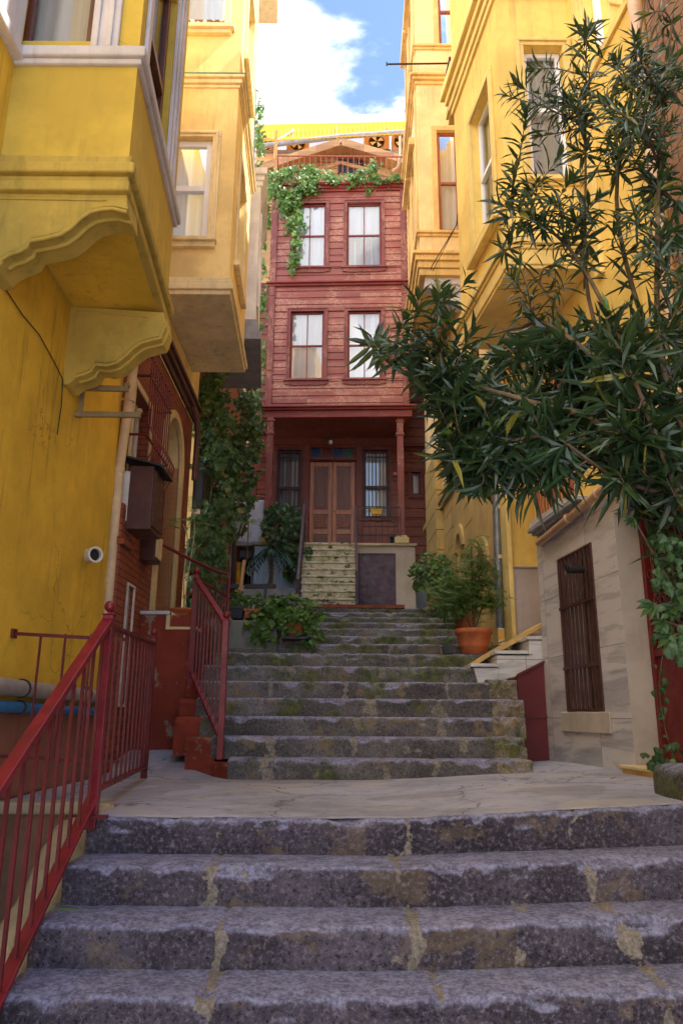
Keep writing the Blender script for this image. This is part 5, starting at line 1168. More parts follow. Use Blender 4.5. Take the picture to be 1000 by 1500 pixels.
mb = MB(); PW.box(mb, dr[0]-xs0, dr[1]-xs0, -.07, -.03, 1.85, dr[3]); o = mb.build('cellar_door', 'purple_door', T, .006)
mb = MB(); PW.surround(mb, (dr[0]-xs0+.03, dr[1]-xs0-.03, 1.85, dr[3]-.03), .03, -.03, -.01, bottom=False); PW.box(mb, dr[0]-xs0+.05, dr[1]-xs0-.05, -.03, -.02, 2.55, 2.58); mb.ball(PW.P(dr[0]-xs0+.1,-.01,2.75), .02, 8, 6); mb.build('frame', 'purple_door', o, .003)
mb = MB(); mb.box(-1.93, xs1+.0, 16.5, 17.9, 1.6, pf-.06); mb.build('porch_side', 'plaster_blue', T, .01)
# front flight up to the porch
for i in range(9):
    z1_ = pf-.001-(pf-1.98)/9*i; y = 16.42-.255*i
    x0_, x1_ = xs1+.02-.0*i, xs0-.0*i
    k = (y/16.45)
    mb = MB(); mb.box(xs1*k, xs0*k, y, y+.5, z1_-.30, z1_-.035); mb.box(xs1*k-.02, xs0*k+.01, y-.03, y+.5, z1_-.035, z1_)
    mb.build('porch_step', 'porch_step_paint', T, .01)
# porch guard rails
T2 = thing('stair_railing', 'dark purple railing on the left of the painted porch steps', 'railing', at(437,840,14.6))
a, b = at(446,738,16.4), at(436,852,14.3); a2, b2 = at(444,800,16.4), at(434,880,14.3)
mb = MB(); mb.bar(a, b, .06, .05); mb.build('handrail', 'purple_rail', T2, .004)
mb = MB(); mb.bar(b+Vector((0,0,.05)), (b.x,b.y,1.98), .06, .06); mb.build('post', 'purple_rail', T2, .004)
mb = MB(); mb.bar(a+Vector((0,0,.10)), (a.x,a.y,pf), .06, .06); mb.build('post', 'purple_rail', T2, .004)
for i in range(9): t_ = (i+.5)/9; p = a.lerp(b,t_); mb = MB(); mb.bar(p, (p.x,p.y,p.z-.85), .025); mb.build('baluster', 'purple_rail', T2)
T2 = thing('stair_railing', 'thin dark railing between the porch steps and the purple cellar door', 'railing', at(521,888,14.4))
a, b = at(520,742,16.35), at(522,838,14.3)
mb = MB(); mb.bar(a, b, .045, .04); mb.build('handrail', 'purple_rail', T2)
mb = MB(); mb.bar(b, (b.x,b.y,1.98), .05); mb.build('post', 'purple_rail', T2)
mb = MB(); mb.bar(a, (a.x,a.y,pf), .05); mb.build('post', 'purple_rail', T2)
for i in range(6): t_ = (i+.5)/6; p = a.lerp(b,t_); mb = MB(); mb.bar(p, (p.x,p.y,p.z-.9), .02); mb.build('baluster', 'purple_rail', T2)
def guard(u0, u1, lab):
    T2 = thing('porch_railing', lab, 'railing', at(u0,795,16.45)); y = 16.42; a = at(u0,742,y); b = at(u1,742,y); c = at(u0,783,y)
    for z in (a.z, a.z-.24, c.z): mb = MB(); mb.bar((a.x,y,z),(b.x,y,z), .02); mb.build('rail', 'dark_metal', T2)
    for i in range(8): x = a.x+(b.x-a.x)*i/7; mb = MB(); mb.bar((x,y,pf),(x,y,a.z), .016); mb.build('baluster', 'dark_metal', T2)
    mb = MB(); mb.tube([(a.x+(b.x-a.x)*t_/24, y-.01, a.z-.29-.07*abs(math.sin(t_/24*PI*3))) for t_ in range(25)], .009, 6); mb.build('scroll', 'dark_metal', T2)
guard(396, 442, 'left black iron porch railing behind the creeper'); guard(523, 586, 'right black iron porch railing above the purple door')
T2 = thing('window_grille', 'black bars over the porch window left of the wooden door', 'grille', G.P(gw1[0],.08,gw1[2])); grille(G, (gw1[0]-.04,gw1[1]+.04,gw1[2],gw1[3]), T2, 6, (.12,.44,.88), .09, .018, 'dark_metal', .02)
T2 = thing('window_grille', 'black bars over the porch window right of the wooden door', 'grille', G.P(gw2[0],.08,gw2[2])); grille(G, (gw2[0]-.04,gw2[1]+.04,gw2[2],gw2[3]), T2, 7, (.12,.44,.88), .09, .018, 'dark_metal', .02)
a, b = at(625,806,17.5), at(640,845,17.5); T2 = thing('window_grille', 'small black iron cage on the wall below the black electrical box', 'grille', b)
mb = MB()
for x in (a.x, (a.x+b.x)/2, b.x): mb.bar((x,17.5,a.z),(x,17.5,b.z), .025)
mb.build('bars', 'dark_metal', T2); mb = MB()
for z in (a.z, b.z, (a.z*.4+b.z*.6)): mb.bar((a.x,17.5,z),(b.x,17.5,z), .025)
mb.build('cross_bars', 'dark_metal', T2)
for u, lab in ((414,'left yellow flower box hanging on the porch railing'),(551,'right yellow flower box hanging on the porch railing')):
    p = at(u, 747, 16.32); T2 = thing('flower_box', lab, 'planter', p, 'yellow flower boxes'); mb = MB(); w_, h_ = .13, .11
    mb.hexa([p+Vector(q) for q in ((-w_*.85,-.05,-h_),(w_*.85,-.05,-h_),(w_*.85,.06,-h_),(-w_*.85,.06,-h_),(-w_,-.07,0),(w_,-.07,0),(w_,.07,0),(-w_,.07,0))]); mb.box(p.x-w_-.012,p.x+w_+.012,p.y-.082,p.y+.082,p.z-.015,p.z+.005); mb.build('box', 'yellow_plastic', T2, .006)
    mb = MB()
    for i in range(26): mb.add([p+Vector((random.uniform(-w_,w_), random.uniform(-.05,.05), 0)) for _ in range(1)], [], 0)
    mb = MB()
    for i in range(30): broad(mb, p+Vector((random.uniform(-w_,w_), random.uniform(-.06,.05), random.uniform(-.02,.05))), rv(), V(0,-1,.6), .05, .035)
    mb.build('plant', 'leaf_ivy', T2)
q = at(578,793,16.6); mb = MB(); mb.lathe((q.x,16.75,pf), [(0,0),(.085,0),(.10,.2),(.11,.2),(.11,.23),(.09,.23),(.08,.19),(0,.19)], 16); one(mb, 'bucket', 'planter_grey', 'dark bucket on the porch beside the right column', 'bucket')
T2 = thing('hanging_bulb', 'bare light bulb hanging under the porch ceiling of the red house', 'lamp', at(484,646,17)); p = at(484,648,17)
mb = MB(); mb.tube([p+Vector((0,0,.05)), (p.x,p.y,zB-.1)], .008, 6); mb.build('cord', 'cable', T2)
mb = MB(); mb.ball(p, .05, 12, 10, sc=(1,1,1.2)); mb.build('bulb', 'lamp_glass', T2)
# number plate
def text(s, loc, size, mat, parent, name='number', ext=.002, rot=(PI/2,0,0)):
    c = bpy.data.curves.new(name, 'FONT'); c.body = s; c.size = size; c.extrude = ext; c.align_x = 'CENTER'; c.align_y = 'CENTER'
    o = bpy.data.objects.new(name, c); COL.objects.link(o); dg = bpy.context.evaluated_depsgraph_get(); dg.update()
    me = bpy.data.meshes.new_from_object(o.evaluated_get(dg)); bpy.data.objects.remove(o); me.materials.clear(); me.materials.append(M[mat])
    q = bpy.data.objects.new(name, me); COL.objects.link(q); q.rotation_euler = rot; q.parent = parent; q.location = Vector(loc)-wloc(parent); return q
p = at(578,694,17.93); T2 = thing('number_plate', 'small red house number plate reading 10 right of the porch window', 'sign', p)
mb = MB(); mb.box(p.x-.065,p.x+.065,17.92,17.94,p.z-.05,p.z+.05); mb.build('plate', 'plate_red', T2, .003); text('10', (p.x,17.917,p.z), .085, 'letter_white', T2)
p = at(383,650,17.6); mb = MB(); mb.box(p.x-.10,p.x+.05,17.55,17.6,p.z-.09,p.z+.09); one(mb, 'sign_board', 'yellow_board', 'small yellow board by the left porch column', 'sign', bevel=.004)
# utility corner left of the porch
T2 = thing('utility_cabinet', 'pale steel double-door cabinet fixed left of the red house porch', 'cabinet', at(367,797,16.7))
a, b = at(349,732,16.7), at(385,795,16.7); mb = MB(); mb.box(a.x,b.x,16.7,17.2,b.z,a.z); mb.build('body', 'steel_white', T2, .01); mm = (a.x+b.x)/2
for x0_, x1_ in ((a.x+.01,mm-.004),(mm+.004,b.x-.01)):
    mb = MB(); mb.box(x0_,x1_,16.685,16.7,b.z+.02,a.z-.02); o = mb.build('door', 'steel_white', T2, .004)
    mb = MB(); mb.box(mm-.03 if x0_ < mm-.1 else mm+.02, mm-.02 if x0_ < mm-.1 else mm+.03, 16.665,16.685,b.z+.12,b.z+.22); mb.build('handle', 'grey_steel', o)
mb = MB(); mb.box(a.x,b.x+.02,16.66,17.2,b.z-.08,b.z-.01); mb.build('base', 'gutter_grey', T2, .005)
T2 = thing('annex', 'grey rendered annex wall with a dark barred doorway left of the blue wall', 'wall', (-2.2, 17.2, 1.6))
dh = (at(348,816,17.2).x+2.6, at(381,816,17.2).x+2.6, 1.5, at(360,816,17.2).z); AN = Fr((-2.6,17.2), (-1.9,17.2), (0,-1))
mb = MB(); AN.wall(mb, 0, .72, 1.2, 4.1, [dh], .15); mb.build('wall', 'plaster_grey', T2, 0, False)
mb = MB(); AN.box(mb, dh[0]-.05, dh[1]+.05, -.2, -.16, 1.3, dh[3]+.05); mb.build('door', 'dark_room', T2)
for i in range(5): mb = MB(); s = dh[0]+(dh[1]-dh[0])*(i+.5)/5; AN.box(mb, s-.01, s+.01, -.05, -.03, 1.5, dh[3]); mb.build('bar', 'grey_steel', T2)
mb = MB(); c = at(367,838,17.05); mb.tube([c, c+Vector((0,.03,0))], .09, 18); mb.build('dial', 'white_paint', T2)
mb = MB(); mb.box(c.x+.0, c.x+.16, 17.10, 17.13, c.z-.3, c.z+.18); mb.build('notice', 'steel_white', T2)
mb = MB(); a = at(349,830,16.9); mb.tube([(a.x,16.9,1.2),(a.x,16.9,a.z+.1)], .06, 12); one(mb, 'yellow_pipe', 'yellow_board', 'yellow upright pipe in the dark doorway left of the blue wall', 'pipe')
T2 = thing('downpipe', 'grey downpipe beside the ivy and street lantern', 'downpipe', at(340,860,14.5))
a = at(341,775,14.5); mb = MB(); mb.tube([(a.x,14.5,1.1),(a.x,14.5,a.z+.2)], .05, 12); mb.build('pipe', 'grey_pipe', T2); mb = MB(); mb.tube([(a.x,14.5,2.6),(a.x,14.5,2.68)], .06, 12); mb.build('collar', 'grey_pipe', T2)
# lantern
p = at(344,772,12.4); T2 = thing('street_lantern', 'dark framed street lantern on a post among the ivy left of the cabinet', 'lamp', (p.x,12.4,1.17))
mb = MB(); mb.tube([(p.x,12.4,1.17),(p.x,12.4,p.z-.10)], .03, 12); mb.build('post', 'dark_metal', T2)
def frus(mb, c, r0, r1, z0, z1): mb.hexa([c+Vector((sx*r0,sy*r0,z0)) for sx,sy in ((-1,-1),(1,-1),(1,1),(-1,1))]+[c+Vector((sx*r1,sy*r1,z1)) for sx,sy in ((-1,-1),(1,-1),(1,1),(-1,1))])
mb = MB(); frus(mb, p, .09, .15, -.12, .13); mb.build('glass', 'lamp_glass', T2)
mb = MB(); frus(mb, p, .17, .06, .13, .22); mb.tube([p+Vector((0,0,.22)),p+Vector((0,0,.28))],.015,8)
for sx in (-1,1):
    for sy in (-1,1): mb.bar(p+Vector((sx*.09,sy*.09,-.12)), p+Vector((sx*.15,sy*.15,.13)), .018)
frus(mb, p, .10, .10, -.14, -.12); frus(mb, p, .16, .16, .11, .135); mb.build('lantern_frame', 'dark_metal', T2)
# black wall box on the ivy wall
a, b = at(277,685,10.9), at(300,752,10.9); T2 = thing('wall_unit', 'large dark square unit mounted in the ivy beyond the arched doorway', 'air conditioner', b)
mb = MB(); mb.box(-2.26,b.x,10.62,11.15,b.z,a.z); mb.build('body', 'black_box', T2, .01); mb = MB(); mb.box(b.x,b.x+.012,10.66,11.1,b.z+.04,a.z-.04); mb.build('side_panel', 'dark_metal', T2, .003)
mb = MB(); mb.box(-2.26,b.x-.02,10.64,10.68,b.z-.08,b.z); mb.build('bracket', 'cream_pipe', T2)

# ================================================================ behind and above the red house
T = thing('timber_gable_house', 'brown timber gabled house rising behind the red house', 'house', (0, 23, 2))
Y = 23.0; rg = at(499,214,Y); rg.z -= .22; eL = at(374,262,Y); eR = at(625,258,Y); zb = at(500,300,Y).z
wn = (at(495,240,Y).x, at(534,240,Y).x, at(515,256,Y).z, at(515,236,Y).z)
mb = MB(); mb.prism([Vector((eL.x,Y,2)), Vector((eR.x,Y,2)), eR, rg, eL], (0,5,0)); mb.build('wall', 'gable_boards', T)
mb = MB(); z = zb-1
while z < rg.z-.25:
    t_ = (z+.2-eL.z)/(rg.z-eL.z); xa = eL.x+max(0,t_)*(rg.x-eL.x); xb = eR.x+max(0,t_)*(rg.x-eR.x)
    seg = [(xa, wn[0]), (wn[1], xb)] if wn[2] < z+.1 < wn[3]+.05 else [(xa, xb)]
    for p, q in seg:
        if q > p: mb.hexa([(p,Y-.05,z),(q,Y-.05,z),(q,Y,z),(p,Y,z),(p,Y-.02,z+.24),(q,Y-.02,z+.24),(q,Y,z+.24),(p,Y,z+.24)])
    z += .25
mb.build('boards', 'gable_boards', T, .004)
mb = MB(); mb.bar(eL+Vector((0,-.25,0)), rg+Vector((0,-.25,0)), .5, .30); mb.bar(rg+Vector((0,-.25,0)), eR+Vector((0,-.25,0)), .5, .30); mb.build('barge_board', 'gable_boards', T, .01)
ri = Vector((rg.x, Y, rg.z-.55)); mb = MB(); mb.bar(eL.lerp(ri,.35)+Vector((0,-.06,-.3)), ri+Vector((0,-.06,0)), .10, .14); mb.bar(ri+Vector((0,-.06,0)), eR.lerp(ri,.35)+Vector((0,-.06,-.3)), .10, .14); mb.build('inner_rafter', 'gable_boards', T, .01)
mb = MB(); mb.bar(eL+Vector((-.2,2.4,.12)), rg+Vector((0,2.4,.17)), 5.4, .05); mb.bar(rg+Vector((0,2.4,.17)), eR+Vector((.2,2.4,.12)), 5.4, .05); mb.build('roof', 'gutter_brown', T)
mb = MB(); mb.box(wn[0],wn[1],Y-.04,Y-.02,wn[2],wn[3]); o = mb.build('window', 'dark_room', T); mb = MB()
for i in range(4): x = wn[0]+(wn[1]-wn[0])*i/3; mb.box(x-.025,x+.025,Y-.08,Y-.03,wn[2],wn[3])
mb.box(wn[0]-.06,wn[1]+.06,Y-.09,Y-.03,wn[3],wn[3]+.08); mb.box(wn[0],wn[1],Y-.075,Y-.03,(wn[2]+wn[3])/2+.1,(wn[2]+wn[3])/2+.14); mb.build('frame', 'window_brown', o)

T = thing('roof_railing', 'rusty iron railing round the flat roof of the red house', 'railing', H.P(0,-.4,zT))
y = 16.9; a = at(405,262,y); b = at(606,256,y); zt = at(500,229,y).z; zr = zT
mb = MB(); mb.bar((a.x,y,zt),(b.x,y,zt), .03); mb.bar((a.x,y,zt),(a.x,19.5,zt), .03); mb.build('top_rail', 'window_russet', T)
mb = MB(); mb.bar((a.x,y,zr+.1),(b.x,y,zr+.1), .03); mb.build('bottom_rail', 'window_russet', T)
for i in range(26): x = a.x+(b.x-a.x)*i/25; mb = MB(); mb.bar((x,y,zr),(x,y,zt), .016); mb.build('baluster', 'window_russet', T)
for u in (404, 592): p = at(u,215,16.95); mb = MB(); mb.bar((p.x,16.95,zr),(p.x,16.95,at(u,192,16.95).z), .06); mb.build('post', 'post_wood', T)
mb = MB(); p = at(588,240,17); mb.tube([at(586,200,17), at(586,232,17), at(582,246,17), at(575,250,17)], .04, 10); one(mb, 'roof_pipe', 'cream_pipe', 'bent cream pipe at the right end of the roof railing', 'pipe')

T = thing('canopy', 'white corrugated canopy roof with bright yellow underside across the sky', 'canopy', (0, 24, 14))
Y0, Y1 = 25.5, 28.5; a = at(340,206,Y0); b = at(640,192,Y0); hF = (a.z-at(340,191,Y0).z)
f0, f1 = at(340,190,Y0), at(640,172,Y0)
# underside slopes towards the back
mb = MB(); A = at(345,205,Y0); Bp = at(640,189,Y0); A2 = at(345,189,Y1+2); B2 = at(640,181,Y1+2)
A2 = A+Vector((0,4,.0)); 
lo0, lo1 = at(330,210,24.2), at(650,193,24.2); hi0, hi1 = at(330,184.5,26), at(650,177.5,26)
mb.hexa([lo0, lo1, hi1, hi0, lo0+Vector((0,0,.03)), lo1+Vector((0,0,.03)), hi1+Vector((0,0,.03)), hi0+Vector((0,0,.03))]); mb.build('underside', 'canopy_yellow', T)
mb = MB()
for i in range(52):
    p = lo0.lerp(lo1, i/51); q = hi0.lerp(hi1, i/51); mb.bar(p-Vector((0,0,.02)), q-Vector((0,0,.02)), .03, .03)
mb.build('ribs', 'yellow_board', T)
mb = MB(); r0, r1 = at(330,185,26.05), at(650,178,26.05); s0_, s1_ = at(330,172,26.05), at(650,165.5,26.05)
mb.hexa([r0, r1, r1+Vector((0,.05,0)), r0+Vector((0,.05,0)), s0_, s1_, s1_+Vector((0,3,.5)), s0_+Vector((0,3,.5))])
for i in range(64):
    p = r0.lerp(r1, i/63); q = s0_.lerp(s1_, i/63); mb.bar(p+Vector((0,-.02,0)), q+Vector((0,-.02,0)), .03, .03, up=(1,0,0))
mb.build('fascia', 'white_roof', T)
for u, v in ((428,198),(492,192)): p = lo0.lerp(lo1, (u-330)/320); q = hi0.lerp(hi1, (u-330)/320); mb = MB(); mb.bar(p-Vector((0,0,.06)), q-Vector((0,0,.06)), .06, .08); mb.build('beam', 'post_wood', T)
mb = MB(); mb.tube([at(380,214,24.3), at(500,200,24.3), at(610,192,24.3)], .10, 12); mb.build('front_pipe', 'grey_pipe', T)
for u in (404, 592):
    p = at(u,207,24.3); mb = MB(); mb.bar((p.x,24.3,p.z-2.5), (p.x,24.3,p.z+.1), .13); mb.build('post', 'post_wood', T)
    d = -1 if u > 500 else 1; mb = MB(); mb.bar((p.x,24.3,p.z-.0), at(u+d*26,190,25), .09); mb.bar((p.x,24.3,p.z-.0), at(u-d*22,203,24.3), .09); mb.build('brace', 'post_wood', T)
# condensers standing on a flat roof behind
T = thing('flat_roof', 'flat roof ledge carrying the air conditioning units', 'roof', (0, 25, 10))
zq = at(500,228,25.2).z; mb = MB(); mb.box(-5,5,25,30,2,zq-.1); mb.build('wall', 'plaster_peach', T); mb = MB(); mb.box(-5.1,5.1,24.9,30.1,zq-.1,zq); mb.build('slab', 'gutter_grey', T, .01)
for i, (u0, u1, v0, v1) in enumerate(((372,400,203,224),(420,452,201,223),(533,570,196,220),(574,604,194,222))):
    a, b = at(u0,v0,25.4), at(u1,v1,25.4)
    lab = ['leftmost air conditioning unit under the canopy, left of the gable','air conditioning unit just left of the timber gable','air conditioning unit just right of the timber gable','rightmost air conditioning unit under the canopy, by the peach house'][i]
    T = thing('air_conditioner', lab, 'air conditioner', ((a.x+b.x)/2,25.5,b.z), 'air conditioning units on the roof')
    mb = MB(); mb.box(a.x,b.x,25.4,25.9,b.z,a.z); mb.build('casing', 'ac_white', T, .02)
    c = Vector(((a.x+b.x)/2, 25.38, (a.z+b.z)/2)); r = min(abs(b.x-a.x), abs(a.z-b.z))*.40
    mb = MB(); mb.tube([c+Vector((0,.015,0)), c], r, 20); mb.build('fan_opening', 'dark_room', T)
    mb = MB()
    for k in range(4): t_ = k*PI/2+.4; mb.hexa([c+Vector((math.cos(t_+q)*rr, -.012-w_, math.sin(t_+q)*rr)) for w_ in (0,.008) for q, rr in ((0,.03),(-.25,r*.9),(.45,r*.85),(.5,.04))])
    mb.build('fan', 'white_roof', T)
    mb = MB(); mb.box(a.x-.05,b.x+.05,25.35,25.95,b.z-.08,b.z); mb.build('stand', 'dark_metal', T)
    mb = MB(); mb.bar(((a.x+b.x)/2,25.6,b.z-.05),((a.x+b.x)/2,25.6,zq), .1) if b.z-.05 > zq else None
    if mb.v: mb.build('leg', 'dark_metal', T)
# satellite dish on the white roof
p = at(592,158,26.5); T = thing('satellite_dish', 'white satellite dish above the canopy beside the peach house', 'satellite dish', p)
mb = MB(); R_ = .38; d = Vector((-.35,-.9,.25)).normalized(); q = d.to_track_quat('Z','Y'); vs = []
for i in range(8):
    for k in range(24): rr = R_*i/7; v_ = Vector((rr*math.cos(2*PI*k/24), rr*math.sin(2*PI*k/24), .22*(rr/R_)**2)); v_.rotate(q); vs.append(p+v_)
mb.add(vs, [(i*24+k, i*24+(k+1)%24, (i+1)*24+(k+1)%24, (i+1)*24+k) for i in range(7) for k in range(24)], 0, True); mb.build('dish', 'white_roof', T)
mb = MB(); f = p+d*.32; mb.bar(p+Vector((0,0,-R_*.9)), f, .03); mb.ball(f, .05, 10, 8); mb.build('feed_horn', 'grey_pipe', T)
mb = MB(); mb.tube([p, p-d*.1, p-d*.1-Vector((0,0,.9))], .03, 8); mb.build('mast', 'grey_pipe', T)

# ================================================================ plants
def interp(P, t):
    n = len(P)-1; k = min(int(t*n), n-1); f = t*n-k; return P[k].lerp(P[k+1], f)
def spline(P, m=6):
    P = [Vector(p) for p in P]; out = []
    for i in range(len(P)-1):
        p0, p1, p2, p3 = P[max(i-1,0)], P[i], P[i+1], P[min(i+2,len(P)-1)]
        for j in range(m):
            t = j/m; out.append(.5*((2*p1)+(p2-p0)*t+(2*p0-5*p1+4*p2-p3)*t*t+(3*p1-p0-3*p2+p3)*t**3))
    return out+[P[-1]]
def inpoly(u, v, P):
    c = False; n = len(P)
    for i in range(n):
        a, b = P[i], P[(i+1)%n]
        if (a[1] > v) != (b[1] > v) and u < (b[0]-a[0])*(v-a[1])/(b[1]-a[1])+a[0]: c = not c
    return c
def oleander():
    T = thing('oleander_tree', 'large dark green oleander with long narrow leaves overhanging from the right', 'tree', (2.15, 3.7, -.6))
    root = Vector((2.18, 3.75, -.6)); tr = MB(); leaf = MB(); young = MB()
    R = random.Random(11)
    mains = []
    def main(pts, r0=.022, r1=.006):
        P = spline([root+Vector((R.uniform(-.06,.06),R.uniform(-.06,.06),0))]+[at(*p) for p in pts]); mains.append(P)
        n = len(P); tr.tube(P, [r0+(r1-r0)*i/(n-1) for i in range(n)], 8)
        return P
    main([(1085,850,3.75),(1000,640,3.7),(905,330,3.75),(925,130,3.75),(950,-40,3.8)])
    main([(1070,850,3.7),(960,620,3.5),(900,480,3.6),(830,360,3.7),(745,300,3.8)])
    main([(1060,840,3.7),(930,600,3.6),(862,440,3.8),(857,260,3.9),(858,60,3.9)], .022, .004)
    main([(1060,860,3.7),(900,640,3.5),(780,590,3.6),(680,560,3.7),(600,520,3.75),(545,505,3.8)], .024, .004)
    main([(1050,870,3.6),(930,680,3.5),(820,640,3.5),(730,650,3.6),(680,660,3.7)])
    main([(1080,800,3.4),(975,560,3.3),(962,350,3.4),(972,150,3.5),(985,20,3.5)])
    main([(1050,860,3.5),(940,600,3.4),(810,480,3.6),(760,480,3.8),(720,490,3.9),(660,510,3.9),(640,430,3.9)], .018, .003)
    main([(1100,900,3.3),(1010,760,3.2),(960,640,3.2),(930,560,3.2),(900,500,3.3)])
    main([(1085,900,3.4),(1010,740,3.3),(960,720,3.3),(900,700,3.4),(830,650,3.4)])
    main([(1040,840,3.6),(880,560,3.7),(800,430,3.9),(745,365,3.9)], .016, .004)
    def shoot(tip, droop=.25, dens=1., L=.14, W=.021, yng=0., length=None):
        # start from the nearest main stem point that lies lower/right
        best = None
        for P in mains:
            for p in P[5:]:
                d = (p-tip).length
                if d < .07: d = .6
                w_ = d+(.25 if p.z > tip.z+.05 else 0)
                if best is None or w_ < best[0]: best = (w_, p)
        p0 = best[1]; d = tip-p0
        if d.length > .9: p0 = tip-d.normalized()*.8
        mid = p0.lerp(tip,.5)+Vector((R.uniform(-.04,.04),R.uniform(-.04,.04),-.06 if droop > 0 else .02))
        P = spline([p0, mid, tip], 8); n = len(P); tr.tube(P, [.006-.004*i/(n-1) for i in range(n)], 5, cap=False)
        ln = sum((P[i+1]-P[i]).length for i in range(n-1)); l0 = min(ln, length or .42)
        k = max(3, int(l0/.030*dens)); ang = R.uniform(0, 6)
        for i in range(k):
            t = 1-(l0/ln)*(1-i/(k-1 or 1)); p = interp(P, max(0,min(1,t))); ax = (interp(P,min(1,t+.05))-interp(P,max(0,t-.05)))
            ax = ax.normalized() if ax.length > 1e-5 else Vector((0,0,1))
            e = ax.orthogonal().normalized(); ang += 1.05; f = i/(k-1 or 1)
            open_ = 1.15-.75*f*f if f > .7 else 1.15+R.uniform(-.15,.25)
            for j in range(3):
                if R.random() < .10: continue
                q = Matrix.Rotation(ang+j*2.094+R.uniform(-.25,.25), 3, ax) @ e
                dd = (ax*math.cos(open_)+q*math.sin(open_)+Vector((0,0,-droop*R.uniform(.2,1.2)))).normalized()
                l = L*R.uniform(.7,1.2)*(.55+.45*min(1,(1-f)*4)); mb = young if R.random() < yng and f > .6 else leaf
                lance(mb, p, dd, (ax+Vector((0,0,.4))+Vector((R.gauss(0,.25),R.gauss(0,.25),0))).normalized(), l, W*R.uniform(.8,1.25), R.uniform(.0,.6))
    tips = []
    # upright sprays against the golden house
    for q in [(855,55),(782,102),(756,124),(740,140),(770,165),(750,250),(790,200),(810,150),(728,300),(745,320),(860,40),(850,110),(835,150),(880,150),(905,90),(930,60),(950,20),(970,60),(990,110),(985,180),
              (960,140),(820,230),(790,270),(845,220),(870,250),(900,200),(925,170),(940,250),(970,260),(990,300),(740,330),(770,330),(810,300),(850,300),(735,370),(760,390),(800,360),(830,380),(860,360),(900,340),(930,330),(965,360),(990,400)]:
        tips.append((q, -.05, 1.1, .145, .0))
    A = [(742,150),(800,60),(900,20),(1000,0),(1000,420),(720,420),(735,330)]
    for _ in range(75):
        u, v = R.uniform(740,1000), R.uniform(60,420)
        if u > 750+max(0,(200-v))*.7 and R.random() < .35+.65*(u-740)/260: tips.append(((u,v), .0, 1., .15, 0))
    # dense dark mass
    D = [(640,540),(700,520),(770,500),(850,470),(1010,430),(1010,720),(940,735),(885,680),(800,640),(760,695),(700,710),(665,690),(640,600)]
    n = 0
    while n < 140:
        u, v = R.uniform(600,1020), R.uniform(400,745)
        if inpoly(u, v, D): tips.append(((u,v), .40, 1.1, .20, .02)); n += 1
    for q in [(545,500),(560,515),(590,470),(612,440),(645,425),(655,470),(600,540),(640,545),(620,500),(683,415),(668,500),(690,490),(640,590),(625,560),(720,700),(745,715),(690,690),(660,660),(655,640),(770,690),(700,715),
              (930,740),(960,760),(985,740),(1000,800),(975,700),(945,690),(915,660),(905,630)]:
        tips.append((q, .2, 1.1, .17, .04))
    for q in [(995,820),(1000,880),(985,860),(1005,930),(1010,780),(975,800)]: tips.append((q, .5, 1, .18, 0))
    for (u,v), dr, de, L, yg in tips:
        Y = 3.75+R.uniform(-.25,.3) if u < 880 else 3.45+R.uniform(-.3,.35)
        shoot(at(u,v,Y), dr, de, L*R.uniform(.85,1.15), (.025 if L < .16 else .034)*R.uniform(.8,1.2), yg)
    tr.build('trunk', 'bark', T, 0, False)
    o = leaf.build('crown', 'leaf_oleander', T, 0, False)
    if young.v: young.build('young_leaves', 'leaf_oleander_young', T, 0, False)
oleander()

def ivy(name, label, polys, mat, cat='climbing plant', size=.085, vines=(), vmat='stem_green', group=None, lobes=True):
    """polys: list of (pixel polygon, frame-or-depth, count, thickness)"""
    R = random.Random(hash(label) % 9999 if 0 else len(label)*7+len(polys)); mb = MB(); loc = None
    for poly, fr, cnt, th in polys:
        us = [p[0] for p in poly]; vs_ = [p[1] for p in poly]; n = 0; tries = 0; sd = R.uniform(0, 50)
        while n < cnt and tries < cnt*12:
            tries += 1; u, v = R.uniform(min(us)-4, max(us)+4), R.uniform(min(vs_)-4, max(vs_)+4)
            if not inpoly(u+R.gauss(0,3), v+R.gauss(0,3), poly): continue
            if noise.noise(Vector((u*.045, v*.045, sd))) < -.12 and R.random() < .8: continue
            clump = .5+.5*noise.noise(Vector((u*.09, v*.09, sd+9)))
            if isinstance(fr, Fr):
                s, z = fr.px(u, v); N = fr.N; p = fr.P(s, .02+th*R.random()*(.3+clump), z)
            else: N = Vector((0,-1,0)); p = at(u, v, fr-th*R.random()*(.3+clump))
            nrm = (N+Vector((R.gauss(0,.35),R.gauss(0,.35),R.gauss(.35,.3)))).normalized()
            d = Vector((R.gauss(0,.6), R.gauss(0,.6), -1)); d = (d-nrm*d.dot(nrm)).normalized()
            L = size*R.uniform(.55,1.25); broad(mb, p, d, nrm, L, L*.95, 0, lobes); n += 1
            if loc is None: loc = p.copy()
    T = thing(name, label, cat, loc, group)
    mb.build('foliage', mat, T, 0, False)
    if vines:
        vb = MB()
        for pts, Y, r in vines:
            P = []
            for q in pts:
                if isinstance(Y, Fr): s, z = Y.px(*q); P.append(Y.P(s,.05,z))
                else: P.append(at(q[0], q[1], Y))
            vb.tube(spline(P), r, 6)
        vb.build('stem', vmat, T)
    return T
LWALL = Fr((-2.24,10.3), (-2.3,17), (1,0))
LB = Fr((-2.15,9.8),(-2.2,11.2),(1,0))
